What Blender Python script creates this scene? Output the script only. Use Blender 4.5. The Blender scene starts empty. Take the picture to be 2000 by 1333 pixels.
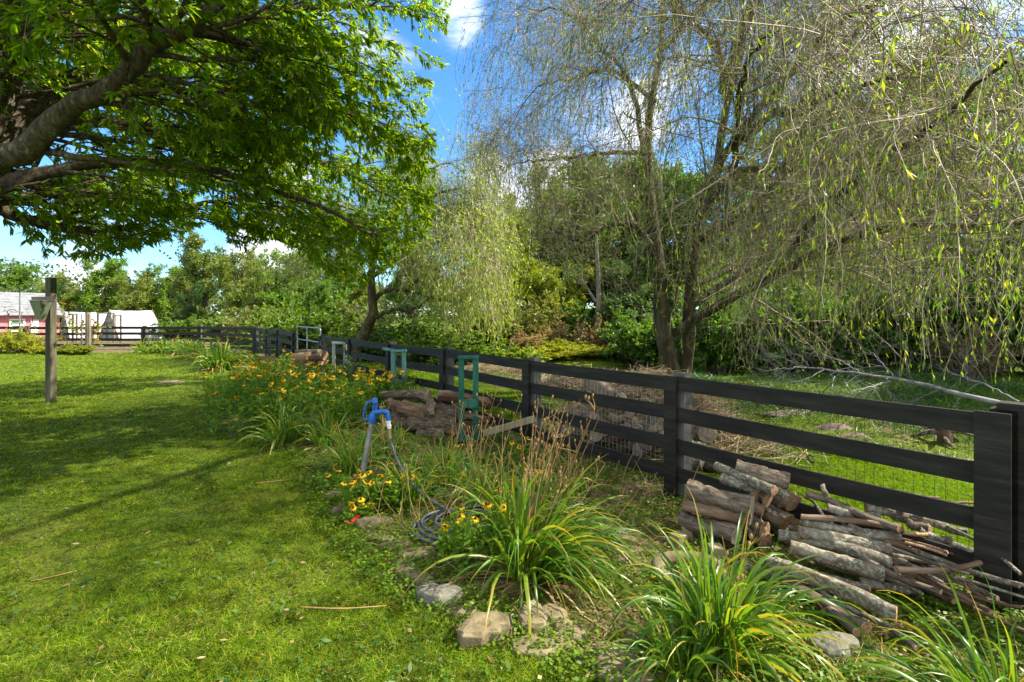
import bpy, math, random
import numpy as np
from math import radians as R

# ------------------------------------------------------------------ camera
sc = bpy.context.scene
EYE = 1.85
cd = bpy.data.cameras.new('camera'); cam = bpy.data.objects.new('camera', cd)
sc.collection.objects.link(cam); sc.camera = cam
cam.location = (0, 0, EYE); cam.rotation_euler = (R(90), 0, 0)
cd.lens = 18.0; cd.sensor_width = 36.0; cd.shift_y = -0.026
cd.clip_start = 0.05; cd.clip_end = 2000

# ------------------------------------------------------------------ light
SUN_AZ = R(84)      # clockwise from +Y
SUN_EL = R(47)
sun_dir = np.array([math.sin(SUN_AZ)*math.cos(SUN_EL), math.cos(SUN_AZ)*math.cos(SUN_EL), math.sin(SUN_EL)])
w = bpy.data.worlds.new('World'); sc.world = w; w.use_nodes = True
nt = w.node_tree; nt.nodes.clear()
def wn(t, **kw):
    n = nt.nodes.new(t)
    for k, v in kw.items(): setattr(n, k, v)
    return n
def wl(a, b): nt.links.new(a, b)
out = wn('ShaderNodeOutputWorld'); bg = wn('ShaderNodeBackground'); bg.inputs[1].default_value = 0.15
sky = wn('ShaderNodeTexSky', sky_type='NISHITA'); sky.sun_disc = False
sky.sun_elevation = SUN_EL; sky.sun_rotation = SUN_AZ; sky.air_density = 1.0; sky.dust_density = 0.0; sky.ozone_density = 3.0
hsv = wn('ShaderNodeHueSaturation'); hsv.inputs['Saturation'].default_value = 1.08; hsv.inputs['Hue'].default_value = 0.50
tint = wn('ShaderNodeMix', data_type='RGBA', blend_type='MULTIPLY'); tint.inputs[0].default_value = 1; tint.inputs[7].default_value = (.41, .56, .65, 1)
wl(sky.outputs[0], tint.inputs[6]); wl(tint.outputs[2], hsv.inputs['Color'])
tc = wn('ShaderNodeTexCoord'); nz = wn('ShaderNodeTexNoise'); nz.inputs['Scale'].default_value = 4.5
nz.inputs['Detail'].default_value = 9; nz.inputs['Roughness'].default_value = .58
mp = wn('ShaderNodeMapping'); mp.inputs['Scale'].default_value = (1, 1, 2.2)
wl(tc.outputs['Generated'], mp.inputs[0]); wl(mp.outputs[0], nz.inputs['Vector'])
def sdir(px, py):
    v = np.array([(px-1000)/1000., 1., (614-py)/1000.]); return v/np.linalg.norm(v)
# the cumulus clouds, each a direction in the sky, an angular radius and a weight
CL = [(905, 30, 3.5, .24), (1180, 235, 8, .21), (1300, 200, 6, .14), (960, 380, 5, .28), (60, 530, 8, .19), (280, 524, 8, .19),
      (515, 490, 5, .28), (1680, 60, 12, .18), (1500, 330, 10, .10), (760, 120, 4, .12), (660, 80, 4, .12), (1900, 100, 14, .2), (1075, 330, 4, .2), (560, 420, 8, .2)]
BACK = [((-.2, -1, .45), 88, .42), ((.1, -.25, 1), 50, .34), ((.9, -.6, .5), 50, .30)]      # unseen cloud bank added behind the camera and overhead for fill light
acc = None
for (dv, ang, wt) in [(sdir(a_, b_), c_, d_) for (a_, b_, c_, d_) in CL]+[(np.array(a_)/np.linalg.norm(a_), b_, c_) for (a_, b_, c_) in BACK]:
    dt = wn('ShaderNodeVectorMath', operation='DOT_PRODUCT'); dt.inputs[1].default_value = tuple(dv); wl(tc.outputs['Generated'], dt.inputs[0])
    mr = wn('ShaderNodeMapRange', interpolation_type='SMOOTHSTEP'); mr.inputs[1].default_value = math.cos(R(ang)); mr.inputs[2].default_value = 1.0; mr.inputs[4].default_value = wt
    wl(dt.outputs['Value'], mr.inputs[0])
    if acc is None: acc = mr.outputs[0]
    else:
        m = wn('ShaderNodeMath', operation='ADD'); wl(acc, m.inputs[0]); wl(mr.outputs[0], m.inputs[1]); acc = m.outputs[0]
add = wn('ShaderNodeMath', operation='ADD'); wl(nz.outputs['Fac'], add.inputs[0]); wl(acc, add.inputs[1])
cm = wn('ShaderNodeMapRange', interpolation_type='SMOOTHSTEP'); cm.inputs[1].default_value = .58; cm.inputs[2].default_value = .82
wl(add.outputs[0], cm.inputs[0])
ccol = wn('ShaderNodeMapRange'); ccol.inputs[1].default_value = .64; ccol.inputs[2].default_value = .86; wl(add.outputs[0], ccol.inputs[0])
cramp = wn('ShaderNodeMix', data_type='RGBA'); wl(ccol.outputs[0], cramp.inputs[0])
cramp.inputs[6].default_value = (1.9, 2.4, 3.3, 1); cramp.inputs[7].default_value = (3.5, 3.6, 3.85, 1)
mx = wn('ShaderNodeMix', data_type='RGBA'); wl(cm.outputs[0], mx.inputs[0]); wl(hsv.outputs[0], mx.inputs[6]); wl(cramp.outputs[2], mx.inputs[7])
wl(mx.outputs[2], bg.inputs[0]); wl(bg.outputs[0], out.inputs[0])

sl = bpy.data.lights.new('sun', 'SUN'); sl.energy = 4.4; sl.angle = R(0.5); sl.color = (1.0, 0.91, 0.75)
so = bpy.data.objects.new('sun', sl); sc.collection.objects.link(so)
so.rotation_euler = (R(90)-SUN_EL, 0, math.pi - SUN_AZ)
sc.view_settings.view_transform = 'Standard'; sc.view_settings.look = 'None'
sc.view_settings.exposure = 1.62; sc.view_settings.gamma = 1.0
cy = sc.cycles
cy.max_bounces = 8; cy.diffuse_bounces = 4; cy.glossy_bounces = 2; cy.transmission_bounces = 4; cy.transparent_max_bounces = 6
cy.use_denoising = True; cy.denoising_prefilter = 'FAST'; cy.sample_clamp_indirect = 6
cy.caustics_reflective = False; cy.caustics_refractive = False

# ------------------------------------------------------------------ helpers
COL = sc.collection
V = np.array
def G(px, py, h=0.0):
    """world point at height h seen at photo pixel (px, py)"""
    z = (EYE-h)*1000./(py-614.); return V([(px-1000.)/1000.*z, z, h])
def P(px, py, d):
    """world point at distance d ahead seen at photo pixel"""
    return V([(px-1000.)/1000.*d, d, EYE-(py-614.)/1000.*d])
def nrm(a): return a/np.maximum(np.linalg.norm(a, axis=-1, keepdims=True), 1e-9)

class MB:
    """collects faces with a material slot and a 0..1 'along' value; build() links ONE mesh object"""
    def __init__(s): s.v = []; s.t = []; s.f = []; s.n = 0
    def add(s, v, f, mat=0, t=None, smooth=True):
        v = np.asarray(v, float).reshape(-1, 3); f = np.asarray(f, np.int64)
        s.v.append(v); s.t.append(np.zeros(len(v)) if t is None else np.asarray(t, float).ravel())
        s.f.append((f+s.n, mat, smooth)); s.n += len(v)
    def build(s, name, mats, parent=None, loc=(0, 0, 0), rot=0):
        me = bpy.data.meshes.new(name)
        v = np.concatenate(s.v) if s.v else np.zeros((0, 3)); t = np.concatenate(s.t)
        li = np.concatenate([f.ravel() for f, _, _ in s.f]); tot = np.concatenate([np.full(len(f), f.shape[1]) for f, _, _ in s.f])
        mi = np.concatenate([np.full(len(f), m) for f, m, _ in s.f]); sm = np.concatenate([np.full(len(f), q) for f, _, q in s.f])
        st = np.concatenate([[0], np.cumsum(tot)[:-1]])
        me.vertices.add(len(v)); me.vertices.foreach_set('co', v.astype(np.float32).ravel())
        me.loops.add(len(li)); me.loops.foreach_set('vertex_index', li.astype(np.int32))
        me.polygons.add(len(tot)); me.polygons.foreach_set('loop_start', st.astype(np.int32)); me.polygons.foreach_set('loop_total', tot.astype(np.int32))
        me.polygons.foreach_set('material_index', mi.astype(np.int32)); me.polygons.foreach_set('use_smooth', sm.astype(bool))
        if t.any():
            at = me.attributes.new('along', 'FLOAT', 'POINT'); at.data.foreach_set('value', t.astype(np.float32))
        me.update(calc_edges=True)
        for m in (mats if isinstance(mats, (list, tuple)) else [mats]): me.materials.append(m)
        o = bpy.data.objects.new(name, me); COL.objects.link(o); o.location = loc; o.rotation_euler = (0, 0, rot)
        if parent is not None: o.parent = parent
        return o

def tag(o, label=None, cat=None, group=None, kind=None):
    if label: o['label'] = label
    if cat: o['category'] = cat
    if group: o['group'] = group
    if kind: o['kind'] = kind
    return o
def thing(name, label, cat, loc=(0, 0, 0), rot=0, group=None):
    o = bpy.data.objects.new(name, None); COL.objects.link(o); o.location = loc; o.rotation_euler = (0, 0, rot); o.empty_display_size = .1
    return tag(o, label, cat, group)
def copy_tree(o, parent=None):
    c = o.copy(); COL.objects.link(c); c.parent = parent
    for ch in [x for x in COL.objects if x.parent == o]: copy_tree(ch, c)
    return c

def box(mb, c, size, ax=None, mat=0, jit=0):
    """box of size (x,y,z) centred at c; ax = 3x3 rows are the box axes"""
    a = np.eye(3) if ax is None else np.asarray(ax)
    s = V([[x, y, z] for x in (-.5, .5) for y in (-.5, .5) for z in (-.5, .5)])*V(size)
    if jit: s = s + np.random.default_rng(int(abs(c[0]*1000+c[1]*77)) % 9999).normal(0, jit, s.shape)
    v = V(c)+s@a
    f = [[0, 1, 3, 2], [4, 6, 7, 5], [0, 4, 5, 1], [2, 3, 7, 6], [0, 2, 6, 4], [1, 5, 7, 3]]
    mb.add(v, f, mat, smooth=False)
def beam(mb, p0, p1, wd, th, up=(0, 0, 1), mat=0, sag=0.0, n=1):
    """board from p0 to p1: wd along up, th across"""
    p0 = V(p0, dtype=float) if False else np.asarray(p0, float); p1 = np.asarray(p1, float)
    x = nrm(p1-p0); y = nrm(np.cross(np.asarray(up, float), x)); z = np.cross(x, y); L = np.linalg.norm(p1-p0)
    if not n or n == 1:
        box(mb, (p0+p1)/2, (L, th, wd), [x, y, z], mat); return
    rs = []
    for i in range(n+1):
        u = i/n; c = p0+(p1-p0)*u + V([0, 0, -sag*4*u*(1-u)])
        rs.append([c-y*th/2-z*wd/2, c+y*th/2-z*wd/2, c+y*th/2+z*wd/2, c-y*th/2+z*wd/2])
    v = np.array(rs).reshape(-1, 3); f = []
    for i in range(n):
        for j in range(4): f.append([i*4+j, i*4+(j+1) % 4, i*4+4+(j+1) % 4, i*4+4+j])
    f.append([3, 2, 1, 0]); f.append([n*4, n*4+1, n*4+2, n*4+3])
    mb.add(v, f, mat, smooth=False)
def lathe(mb, prof, n=20, c=(0, 0, 0), mat=0, wob=0, seed=0):
    """prof: list of (r, z)"""
    rg = np.random.default_rng(seed); a = np.arange(n)*2*math.pi/n; k = len(prof)
    v = [];
    for (r, z) in prof: v.append(np.stack([np.cos(a)*r, np.sin(a)*r, np.full(n, z)], 1))
    v = np.array(v)+V(c); v = v.reshape(-1, 3)
    if wob: v = v+rg.normal(0, wob, v.shape)
    i, j = np.meshgrid(np.arange(k-1), np.arange(n), indexing='ij'); i = i.ravel(); j = j.ravel()
    f = np.stack([i*n+j, i*n+(j+1) % n, (i+1)*n+(j+1) % n, (i+1)*n+j], 1)
    mb.add(v, f, mat)

def frames(Pp, ref=(1, .21, .13)):
    T = nrm(np.gradient(Pp, axis=1)); N, k, _ = Pp.shape
    n0 = np.broadcast_to(np.asarray(ref, float), (N, 3)); n0 = nrm(n0-(n0*T[:, 0]).sum(-1, keepdims=True)*T[:, 0])
    A = np.zeros_like(Pp); A[:, 0] = n0
    for i in range(1, k): A[:, i] = nrm(A[:, i-1]-(A[:, i-1]*T[:, i]).sum(-1, keepdims=True)*T[:, i])
    return T, A, np.cross(T, A)
def tubes(mb, Pp, Rr, s=3, mat=0, cap=False, lump=0, seed=0):
    """many tubes at once: Pp (N,k,3), Rr (N,k)"""
    Pp = np.asarray(Pp, float); Rr = np.asarray(Rr, float)
    if Pp.ndim == 2: Pp = Pp[None]; Rr = Rr[None]
    N, k, _ = Pp.shape
    if N == 0: return
    T, A, B = frames(Pp); a = np.arange(s)*2*math.pi/s
    rr = Rr[..., None]*np.ones(s)
    if lump: rr = rr*(1+np.random.default_rng(seed).normal(0, lump, rr.shape))
    v = Pp[:, :, None]+(A[:, :, None]*np.cos(a)[:, None]+B[:, :, None]*np.sin(a)[:, None])*rr[..., None]
    b = (np.arange(N)*k*s)[:, None, None]; i = np.arange(k-1)[None, :, None]; j = np.arange(s)[None, None, :]; j2 = (j+1) % s
    f = np.stack(np.broadcast_arrays(b+i*s+j, b+i*s+j2, b+(i+1)*s+j2, b+(i+1)*s+j), -1).reshape(-1, 4)
    t = np.broadcast_to(np.linspace(0, 1, k)[None, :, None], (N, k, s))
    mb.add(v.reshape(-1, 3), f, mat, t)
    if cap:
        for q, off in ((0, 0), (1, (k-1)*s)):
            idx = np.arange(N)[:, None]*k*s+off+np.arange(s)[None]
            if q == 0: idx = idx[:, ::-1]
            vv = v.reshape(-1, 3)[idx.ravel()]
            mb.add(vv, np.arange(len(vv)).reshape(N, s), cap if cap is not True else mat, smooth=False)
def ribbons(mb, Pp, S, W, mat=0, fold=0.0):
    """many leaf blades: Pp (N,k,3) midribs, S (N,3) side vectors, W (N,k) half widths"""
    N, k, _ = Pp.shape
    if N == 0: return
    T = nrm(np.gradient(Pp, axis=1)); S = S[:, None]*np.ones((1, k, 1)); S = nrm(S-(S*T).sum(-1, keepdims=True)*T)
    if fold:
        Nn = np.cross(T, S)
        v = np.stack([Pp-S*W[..., None]+Nn*W[..., None]*fold, Pp, Pp+S*W[..., None]+Nn*W[..., None]*fold], 2); c = 3
    else:
        v = np.stack([Pp-S*W[..., None], Pp+S*W[..., None]], 2); c = 2
    b = (np.arange(N)*k*c)[:, None, None]; i = np.arange(k-1)[None, :, None]; j = np.arange(c-1)[None, None, :]
    f = np.stack(np.broadcast_arrays(b+i*c+j, b+i*c+j+1, b+(i+1)*c+j+1, b+(i+1)*c+j), -1).reshape(-1, 4)
    t = np.broadcast_to(np.linspace(0, 1, k)[None, :, None], (N, k, c))
    mb.add(v.reshape(-1, 3), f, mat, t)
def leaf_quads(mb, C, D, S, L, W, mat=0):
    """kite leaves: base C, direction D, side S, length L, half width W"""
    N = len(C); L = np.broadcast_to(L, N)[:, None]; W = np.broadcast_to(W, N)[:, None]
    v = np.stack([C, C+D*L*.45+S*W, C+D*L, C+D*L*.45-S*W], 1)
    mb.add(v.reshape(-1, 3), np.arange(4*N).reshape(N, 4), mat, np.tile([0, .5, 1, .5], N))
def resample(pts, k):
    """smooth curve through pts (n,3 or n,4) resampled to k points"""
    p = np.asarray(pts, float); n = len(p)
    q = np.vstack([2*p[0]-p[1], p, 2*p[-1]-p[-2]]); u = np.linspace(0, n-1-1e-6, k); i = u.astype(int); t = (u-i)[:, None]
    a, b, c, d = q[i], q[i+1], q[i+2], q[i+3]
    return .5*((2*b)+(c-a)*t+(2*a-5*b+4*c-d)*t**2+(3*b-a-3*c+d)*t**3)
def spawn(rg, Pp, Rr, m, L, spread, k=6, flat=1.0, t0=.2, t1=1., wander=.15, trop=(0, 0, 0), tropk=(0, 0, 0), rf=.6, Lvar=.3, tip=.3):
    """m children on every parent path; returns their paths and radii"""
    N, kp, _ = Pp.shape; T = nrm(np.gradient(Pp, axis=1)); M = N*m
    pi = np.repeat(np.arange(N), m); u = (np.tile((np.arange(m)+.5)/m, N)+rg.uniform(-.5, .5, M)/m)*(t1-t0)+t0; u = np.clip(u, 0, .999)*(kp-1)
    i = u.astype(int); fr = (u-i)[:, None]
    s0 = Pp[pi, i]*(1-fr)+Pp[pi, np.minimum(i+1, kp-1)]*fr; r0 = Rr[pi, i]*rf; td = T[pi, i]
    d = rg.normal(size=(M, 3)); d = nrm(d-(d*td).sum(-1, keepdims=True)*td)
    a = rg.normal(spread, .2, M)[:, None]
    d = td*np.cos(a)+d*np.sin(a)+V(trop); d[:, 2] *= flat; d = nrm(d)
    ln = L*(1+rg.uniform(-Lvar, Lvar, M))*(1-.45*u/(kp-1)); st = (ln/(k-1))[:, None]
    out = [s0]
    for q in range(k-1):
        d = nrm(d+rg.normal(0, wander, (M, 3))+V(tropk)); out.append(out[-1]+d*st)
    return np.stack(out, 1), r0[:, None]*np.linspace(1, tip, k)[None]
def twig_leaves(rg, mb, Pp, m, L, W, ang=.9, down=0., t0=.15, k=0, mat=0, var=.3, droop=.25, flat=.3):
    """m leaves on every twig"""
    N, kp, _ = Pp.shape; T = nrm(np.gradient(Pp, axis=1)); M = N*m; pi = np.repeat(np.arange(N), m)
    u = rg.uniform(t0, .999, M)*(kp-1); i = u.astype(int); fr = (u-i)[:, None]
    c = Pp[pi, i]*(1-fr)+Pp[pi, np.minimum(i+1, kp-1)]*fr; td = T[pi, i]
    d = rg.normal(size=(M, 3)); d[:, 2] *= flat; d = nrm(d-(d*td).sum(-1, keepdims=True)*td)
    a = rg.normal(ang, .25, M)[:, None]; d = nrm(td*np.cos(a)+d*np.sin(a)+V([0, 0, -down]))
    s = np.cross(d, nrm(V([0, 0, 1.])+rg.normal(0, .45, (M, 3)))); s = nrm(s)
    l = L*(1+rg.uniform(-var, var, M)); wd = W*(1+rg.uniform(-var, var, M))
    if k:
        x = np.linspace(0, 1, k); prof = np.sin(np.pi*np.clip(x*.96+.03, 0, 1)**.8)
        Q = c[:, None]+d[:, None]*(x[None, :, None]*l[:, None, None]); Q[..., 2] -= droop*l[:, None]*x[None]**2
        ribbons(mb, Q, s, wd[:, None]*prof[None], mat, fold=.25)
    else: leaf_quads(mb, c, d, s, l, wd, mat)

# ------------------------------------------------------------------ materials
def newmat(name):
    m = bpy.data.materials.new(name); m.use_nodes = True; n = m.node_tree; n.nodes.clear(); return m, n
def ramp(n, fac, cols, interp='LINEAR'):
    r = n.nodes.new('ShaderNodeValToRGB'); r.color_ramp.interpolation = interp; e = r.color_ramp.elements
    while len(e) < len(cols): e.new(.5)
    for i, c in enumerate(cols):
        if len(c) == 4: e[i].position = c[3]
        else: e[i].position = i/(len(cols)-1)
        e[i].color = (*c[:3], 1)
    n.links.new(fac, r.inputs[0]); return r.outputs[0]
def noise(n, scale, detail=5, vec=None, rough=.6, stretch=None, coord='Object'):
    t = n.nodes.new('ShaderNodeTexNoise'); t.inputs['Scale'].default_value = scale; t.inputs['Detail'].default_value = detail; t.inputs['Roughness'].default_value = rough
    tc = n.nodes.new('ShaderNodeTexCoord'); src = tc.outputs[coord]
    if coord == 'World':
        pass
    if stretch:
        mp = n.nodes.new('ShaderNodeMapping'); mp.inputs['Scale'].default_value = stretch; n.links.new(src, mp.inputs[0]); src = mp.outputs[0]
    n.links.new(src, t.inputs['Vector']); return t.outputs['Fac']
def mixc(n, f, a, b):
    m = n.nodes.new('ShaderNodeMix'); m.data_type = 'RGBA'
    for v, s in ((f, 0), (a, 6), (b, 7)):
        if isinstance(v, (int, float)): m.inputs[s].default_value = v
        elif isinstance(v, tuple): m.inputs[s].default_value = (*v[:3], 1)
        else: n.links.new(v, m.inputs[s])
    return m.outputs[2]
def leafmat(name, cols, tr=.4, rough=.45, tcol=1.5, patch=None, tuft=None, tipc=None, tipat=.6, spec=.35, hue=0):
    m, n = newmat(name); g = n.nodes.new('ShaderNodeNewGeometry'); c = ramp(n, g.outputs['Random Per Island'], cols)
    if patch:
        f = noise(n, patch[0], 4); mr = n.nodes.new('ShaderNodeMapRange'); mr.inputs[1].default_value = patch[2] if len(patch) > 2 else .45; mr.inputs[2].default_value = (patch[2] if len(patch) > 2 else .45)+.2
        mr.inputs[4].default_value = patch[3] if len(patch) > 3 else .9
        n.links.new(f, mr.inputs[0]); c = mixc(n, mr.outputs[0], c, patch[1])
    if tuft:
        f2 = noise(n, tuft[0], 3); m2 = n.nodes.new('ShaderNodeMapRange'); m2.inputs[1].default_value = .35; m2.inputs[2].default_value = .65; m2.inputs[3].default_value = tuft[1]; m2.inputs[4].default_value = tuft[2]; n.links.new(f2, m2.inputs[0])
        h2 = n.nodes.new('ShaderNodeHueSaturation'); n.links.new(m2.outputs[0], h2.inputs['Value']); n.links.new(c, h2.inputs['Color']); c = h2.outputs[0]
    if tipc:
        at = n.nodes.new('ShaderNodeAttribute'); at.attribute_name = 'along'
        ad = n.nodes.new('ShaderNodeMath'); ad.operation = 'ADD'; n.links.new(at.outputs['Fac'], ad.inputs[0])
        sc_ = n.nodes.new('ShaderNodeMath'); sc_.operation = 'MULTIPLY'; sc_.inputs[1].default_value = .7; n.links.new(g.outputs['Random Per Island'], sc_.inputs[0]); n.links.new(sc_.outputs[0], ad.inputs[1])
        mr = n.nodes.new('ShaderNodeMapRange'); mr.inputs[1].default_value = tipat+.35; mr.inputs[2].default_value = tipat+.75; n.links.new(ad.outputs[0], mr.inputs[0]); c = mixc(n, mr.outputs[0], c, tipc)
    if hue:
        oi = n.nodes.new('ShaderNodeObjectInfo'); h = n.nodes.new('ShaderNodeHueSaturation'); mr = n.nodes.new('ShaderNodeMapRange')
        mr.inputs[3].default_value = .5-hue; mr.inputs[4].default_value = .5+hue; n.links.new(oi.outputs['Random'], mr.inputs[0]); n.links.new(mr.outputs[0], h.inputs['Hue'])
        mv = n.nodes.new('ShaderNodeMapRange'); mv.inputs[3].default_value = 1.25; mv.inputs[4].default_value = .8; n.links.new(oi.outputs['Random'], mv.inputs[0]); n.links.new(mv.outputs[0], h.inputs['Value']); n.links.new(c, h.inputs['Color']); c = h.outputs[0]
    p = n.nodes.new('ShaderNodeBsdfPrincipled'); n.links.new(c, p.inputs['Base Color']); p.inputs['Roughness'].default_value = rough; p.inputs['Specular IOR Level'].default_value = spec
    t = n.nodes.new('ShaderNodeBsdfTranslucent'); tm = n.nodes.new('ShaderNodeMix'); tm.data_type = 'RGBA'; tm.blend_type = 'MULTIPLY'; tm.inputs[0].default_value = 1; n.links.new(c, tm.inputs[6]); tm.inputs[7].default_value = (tcol*1.05, tcol*1.0, tcol*.35, 1)
    n.links.new(tm.outputs[2], t.inputs[0]); mx = n.nodes.new('ShaderNodeMixShader'); mx.inputs[0].default_value = tr
    n.links.new(p.outputs[0], mx.inputs[1]); n.links.new(t.outputs[0], mx.inputs[2]); o = n.nodes.new('ShaderNodeOutputMaterial'); n.links.new(mx.outputs[0], o.inputs[0])
    return m
def solid(name, cols, scale=8, rough=.8, bump=.3, stretch=None, detail=6, spec=.3, metal=0, lichen=None, isl=0, bscale=None, bdist=.01, lo=.3, hi=.7):
    """weathered solid: noise-mixed colours with bump; lichen = (colour, scale, threshold)"""
    m, n = newmat(name); f = noise(n, scale, detail, stretch=stretch)
    mr = n.nodes.new('ShaderNodeMapRange'); mr.inputs[1].default_value = lo; mr.inputs[2].default_value = hi; n.links.new(f, mr.inputs[0]); f0 = mr.outputs[0]
    c = ramp(n, f0, cols)
    if isl:
        g = n.nodes.new('ShaderNodeNewGeometry'); h = n.nodes.new('ShaderNodeHueSaturation'); mv = n.nodes.new('ShaderNodeMapRange'); mv.inputs[3].default_value = 1-isl; mv.inputs[4].default_value = 1+isl
        n.links.new(g.outputs['Random Per Island'], mv.inputs[0]); n.links.new(mv.outputs[0], h.inputs['Value']); n.links.new(c, h.inputs['Color']); c = h.outputs[0]
    if lichen:
        lf = noise(n, lichen[1], 6, rough=.7); lm = n.nodes.new('ShaderNodeMapRange'); lm.inputs[1].default_value = lichen[2]; lm.inputs[2].default_value = lichen[2]+.07; n.links.new(lf, lm.inputs[0]); c = mixc(n, lm.outputs[0], c, lichen[0])
    p = n.nodes.new('ShaderNodeBsdfPrincipled'); n.links.new(c, p.inputs['Base Color']); p.inputs['Roughness'].default_value = rough; p.inputs['Specular IOR Level'].default_value = spec; p.inputs['Metallic'].default_value = metal
    if bump:
        b = n.nodes.new('ShaderNodeBump'); b.inputs['Strength'].default_value = bump; b.inputs['Distance'].default_value = bdist
        bf = noise(n, bscale or scale*2, 6, stretch=stretch); n.links.new(bf, b.inputs['Height']); n.links.new(b.outputs[0], p.inputs['Normal'])
    o = n.nodes.new('ShaderNodeOutputMaterial'); n.links.new(p.outputs[0], o.inputs[0]); return m
M = {}
M['oakleaf'] = leafmat('near_leaf', [(.040, .10, .006), (.075, .15, .006), (.115, .185, .008), (.19, .21, .012)], tr=.66, tcol=3.0, rough=.5, spec=.25)
M['bark'] = solid('bark', [(.02, .015, .010), (.065, .05, .033), (.13, .105, .075)], 26, .9, 1, stretch=(1, .45, .45), lichen=((.17, .20, .12), 9, .585), bdist=.03, bscale=30)
M['willowleaf'] = leafmat('willow_leaf', [(.05, .13, .006), (.10, .20, .010), (.19, .28, .014), (.36, .38, .015)], tr=.5, tcol=1.9)
M['twig'] = solid('willow_twig', [(.08, .06, .035), (.23, .19, .12), (.46, .40, .30)], 3, .6, 0, isl=.8)
M['wbark'] = solid('willow_bark', [(.025, .02, .010), (.055, .045, .024), (.11, .095, .055)], 6, .9, 1, stretch=(1, 1, .3), lichen=((.13, .15, .04), 5, .55), bdist=.04)
M['lawn'] = leafmat('grass_blade', [(.015, .06, .003), (.055, .13, .002), (.115, .205, .003), (.20, .275, .005), (.33, .31, .06)], tr=.4, tcol=1.7, patch=(.7, (.25, .235, .05), .55, .6), tuft=(5, .45, 1.35), rough=.7, spec=.12)  # tuft tone mixes uneven grass colour with shade dapples put into the colour
M['farlawn'] = leafmat('far_grass_blade', [(.09, .19, .002), (.17, .27, .004)], tr=.4, tcol=1.6, rough=.7, spec=.1)
# ------------------------------------------------------------------ the ground
FA = V([1.71, 5.27, 0.]); FD = V([-.5868, .8097, 0.]); FN = V([.8097, .5868, 0.])     # fence line: a post, its direction, its far side
BZ = [0, 2.0, 2.57, 2.82, 3.27, 3.73, 4.58, 5.6, 6.95, 7.8, 11.86, 15, 18.9, 24.3, 26]; BX = [3.4, 1.3, .5, .03, -.39, -.82, -1.42, -2.0, -2.85, -4.3, -6.3, -7.2, -9.1, -12.1, -60]
def fence_s(x, y): return (x-FA[0])*FN[0]+(y-FA[1])*FN[1]
def terrain(x, y):
    s = fence_s(x, y)
    z = -.75*np.exp(-((x-4.5)/5.5)**2-((y-19.3)/2.7)**2)
    z = z+.018*np.sin(x*1.3+y*.7)*np.sin(y*1.1-x*.4)+.012*np.sin(x*3.1+1)*np.sin(y*2.7)
    z = z+.10*np.clip((s-1)/4, 0, 1)*np.sin(x*.9+2)*np.sin(y*.8)
    z = z+.05*np.clip(y-34, 0, 60)*np.clip((x+25)/30, 0, 1)
    return z
def soilmask(x, y):
    s = fence_s(x, y); bx = np.interp(y, BZ, BX)
    a = np.clip((x-bx)/.25+.5, 0, 1)*np.clip((-s+.05)/.3, 0, 1)
    b = np.clip((s-3.0)/.8, 0, 1)*np.clip((9-s)/3, 0, 1)*.55*(.6+.4*np.sin(x*1.7)*np.sin(y*1.3))
    c = np.exp(-((s-.1)/.35)**2)*.7*(x > -12)
    return np.clip(np.maximum(np.maximum(a, b), c), 0, 1)
def axis(lo, hi, st, far, g=1.35):
    a = list(np.arange(lo, hi, st)); d = st; x = a[-1]
    while x < far: d *= g; x += d; a.append(x)
    d = st; x = lo
    while x > -far: d *= g; x -= d; a.insert(0, x)
    return V(a)
gx = axis(-14, 12, .18, 900); gy = axis(0, 28, .18, 900); X, Y = np.meshgrid(gx, gy, indexing='ij'); nx, ny = X.shape
Z = terrain(X, Y)+np.random.default_rng(3).normal(0, .006, X.shape)
i, j = np.meshgrid(np.arange(nx-1), np.arange(ny-1), indexing='ij'); i = i.ravel(); j = j.ravel()
mb = MB(); mb.add(np.stack([X, Y, Z], -1).reshape(-1, 3), np.stack([i*ny+j, (i+1)*ny+j, (i+1)*ny+j+1, i*ny+j+1], 1), 0, soilmask(X, Y).ravel())
m, n = newmat('ground'); at = n.nodes.new('ShaderNodeAttribute'); at.attribute_name = 'along'
gr = ramp(n, noise(n, 1.6, 8), [(.045, .085, .003, .25), (.09, .14, .004, .5), (.15, .16, .02, .7), (.22, .19, .07, .88)])
gr = mixc(n, ramp(n, noise(n, 38, 4), [(0, 0, 0, .45), (1, 1, 1, .7)]), gr, (.035, .045, .012))
so_ = ramp(n, noise(n, 7, 9, rough=.75), [(.035, .025, .015, .3), (.12, .085, .05, .48), (.24, .18, .11, .6), (.36, .29, .19, .75)])
so_ = mixc(n, ramp(n, noise(n, 2.1, 5), [(0, 0, 0, .48), (1, 1, 1, .62)]), so_, (.055, .085, .014))
ad = n.nodes.new('ShaderNodeMath'); ad.operation = 'ADD'; nn = noise(n, 5, 6); n.links.new(nn, ad.inputs[0]); n.links.new(at.outputs['Fac'], ad.inputs[1])
mr = n.nodes.new('ShaderNodeMapRange'); mr.inputs[1].default_value = .85; mr.inputs[2].default_value = 1.05; n.links.new(ad.outputs[0], mr.inputs[0])
c = mixc(n, mr.outputs[0], gr, so_)
p = n.nodes.new('ShaderNodeBsdfPrincipled'); n.links.new(c, p.inputs['Base Color']); p.inputs['Roughness'].default_value = .95; p.inputs['Specular IOR Level'].default_value = .1
b = n.nodes.new('ShaderNodeBump'); b.inputs['Strength'].default_value = .8; b.inputs['Distance'].default_value = .02; n.links.new(noise(n, 45, 5), b.inputs['Height']); n.links.new(b.outputs[0], p.inputs['Normal'])
o = n.nodes.new('ShaderNodeOutputMaterial'); n.links.new(p.outputs[0], o.inputs[0])
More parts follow.
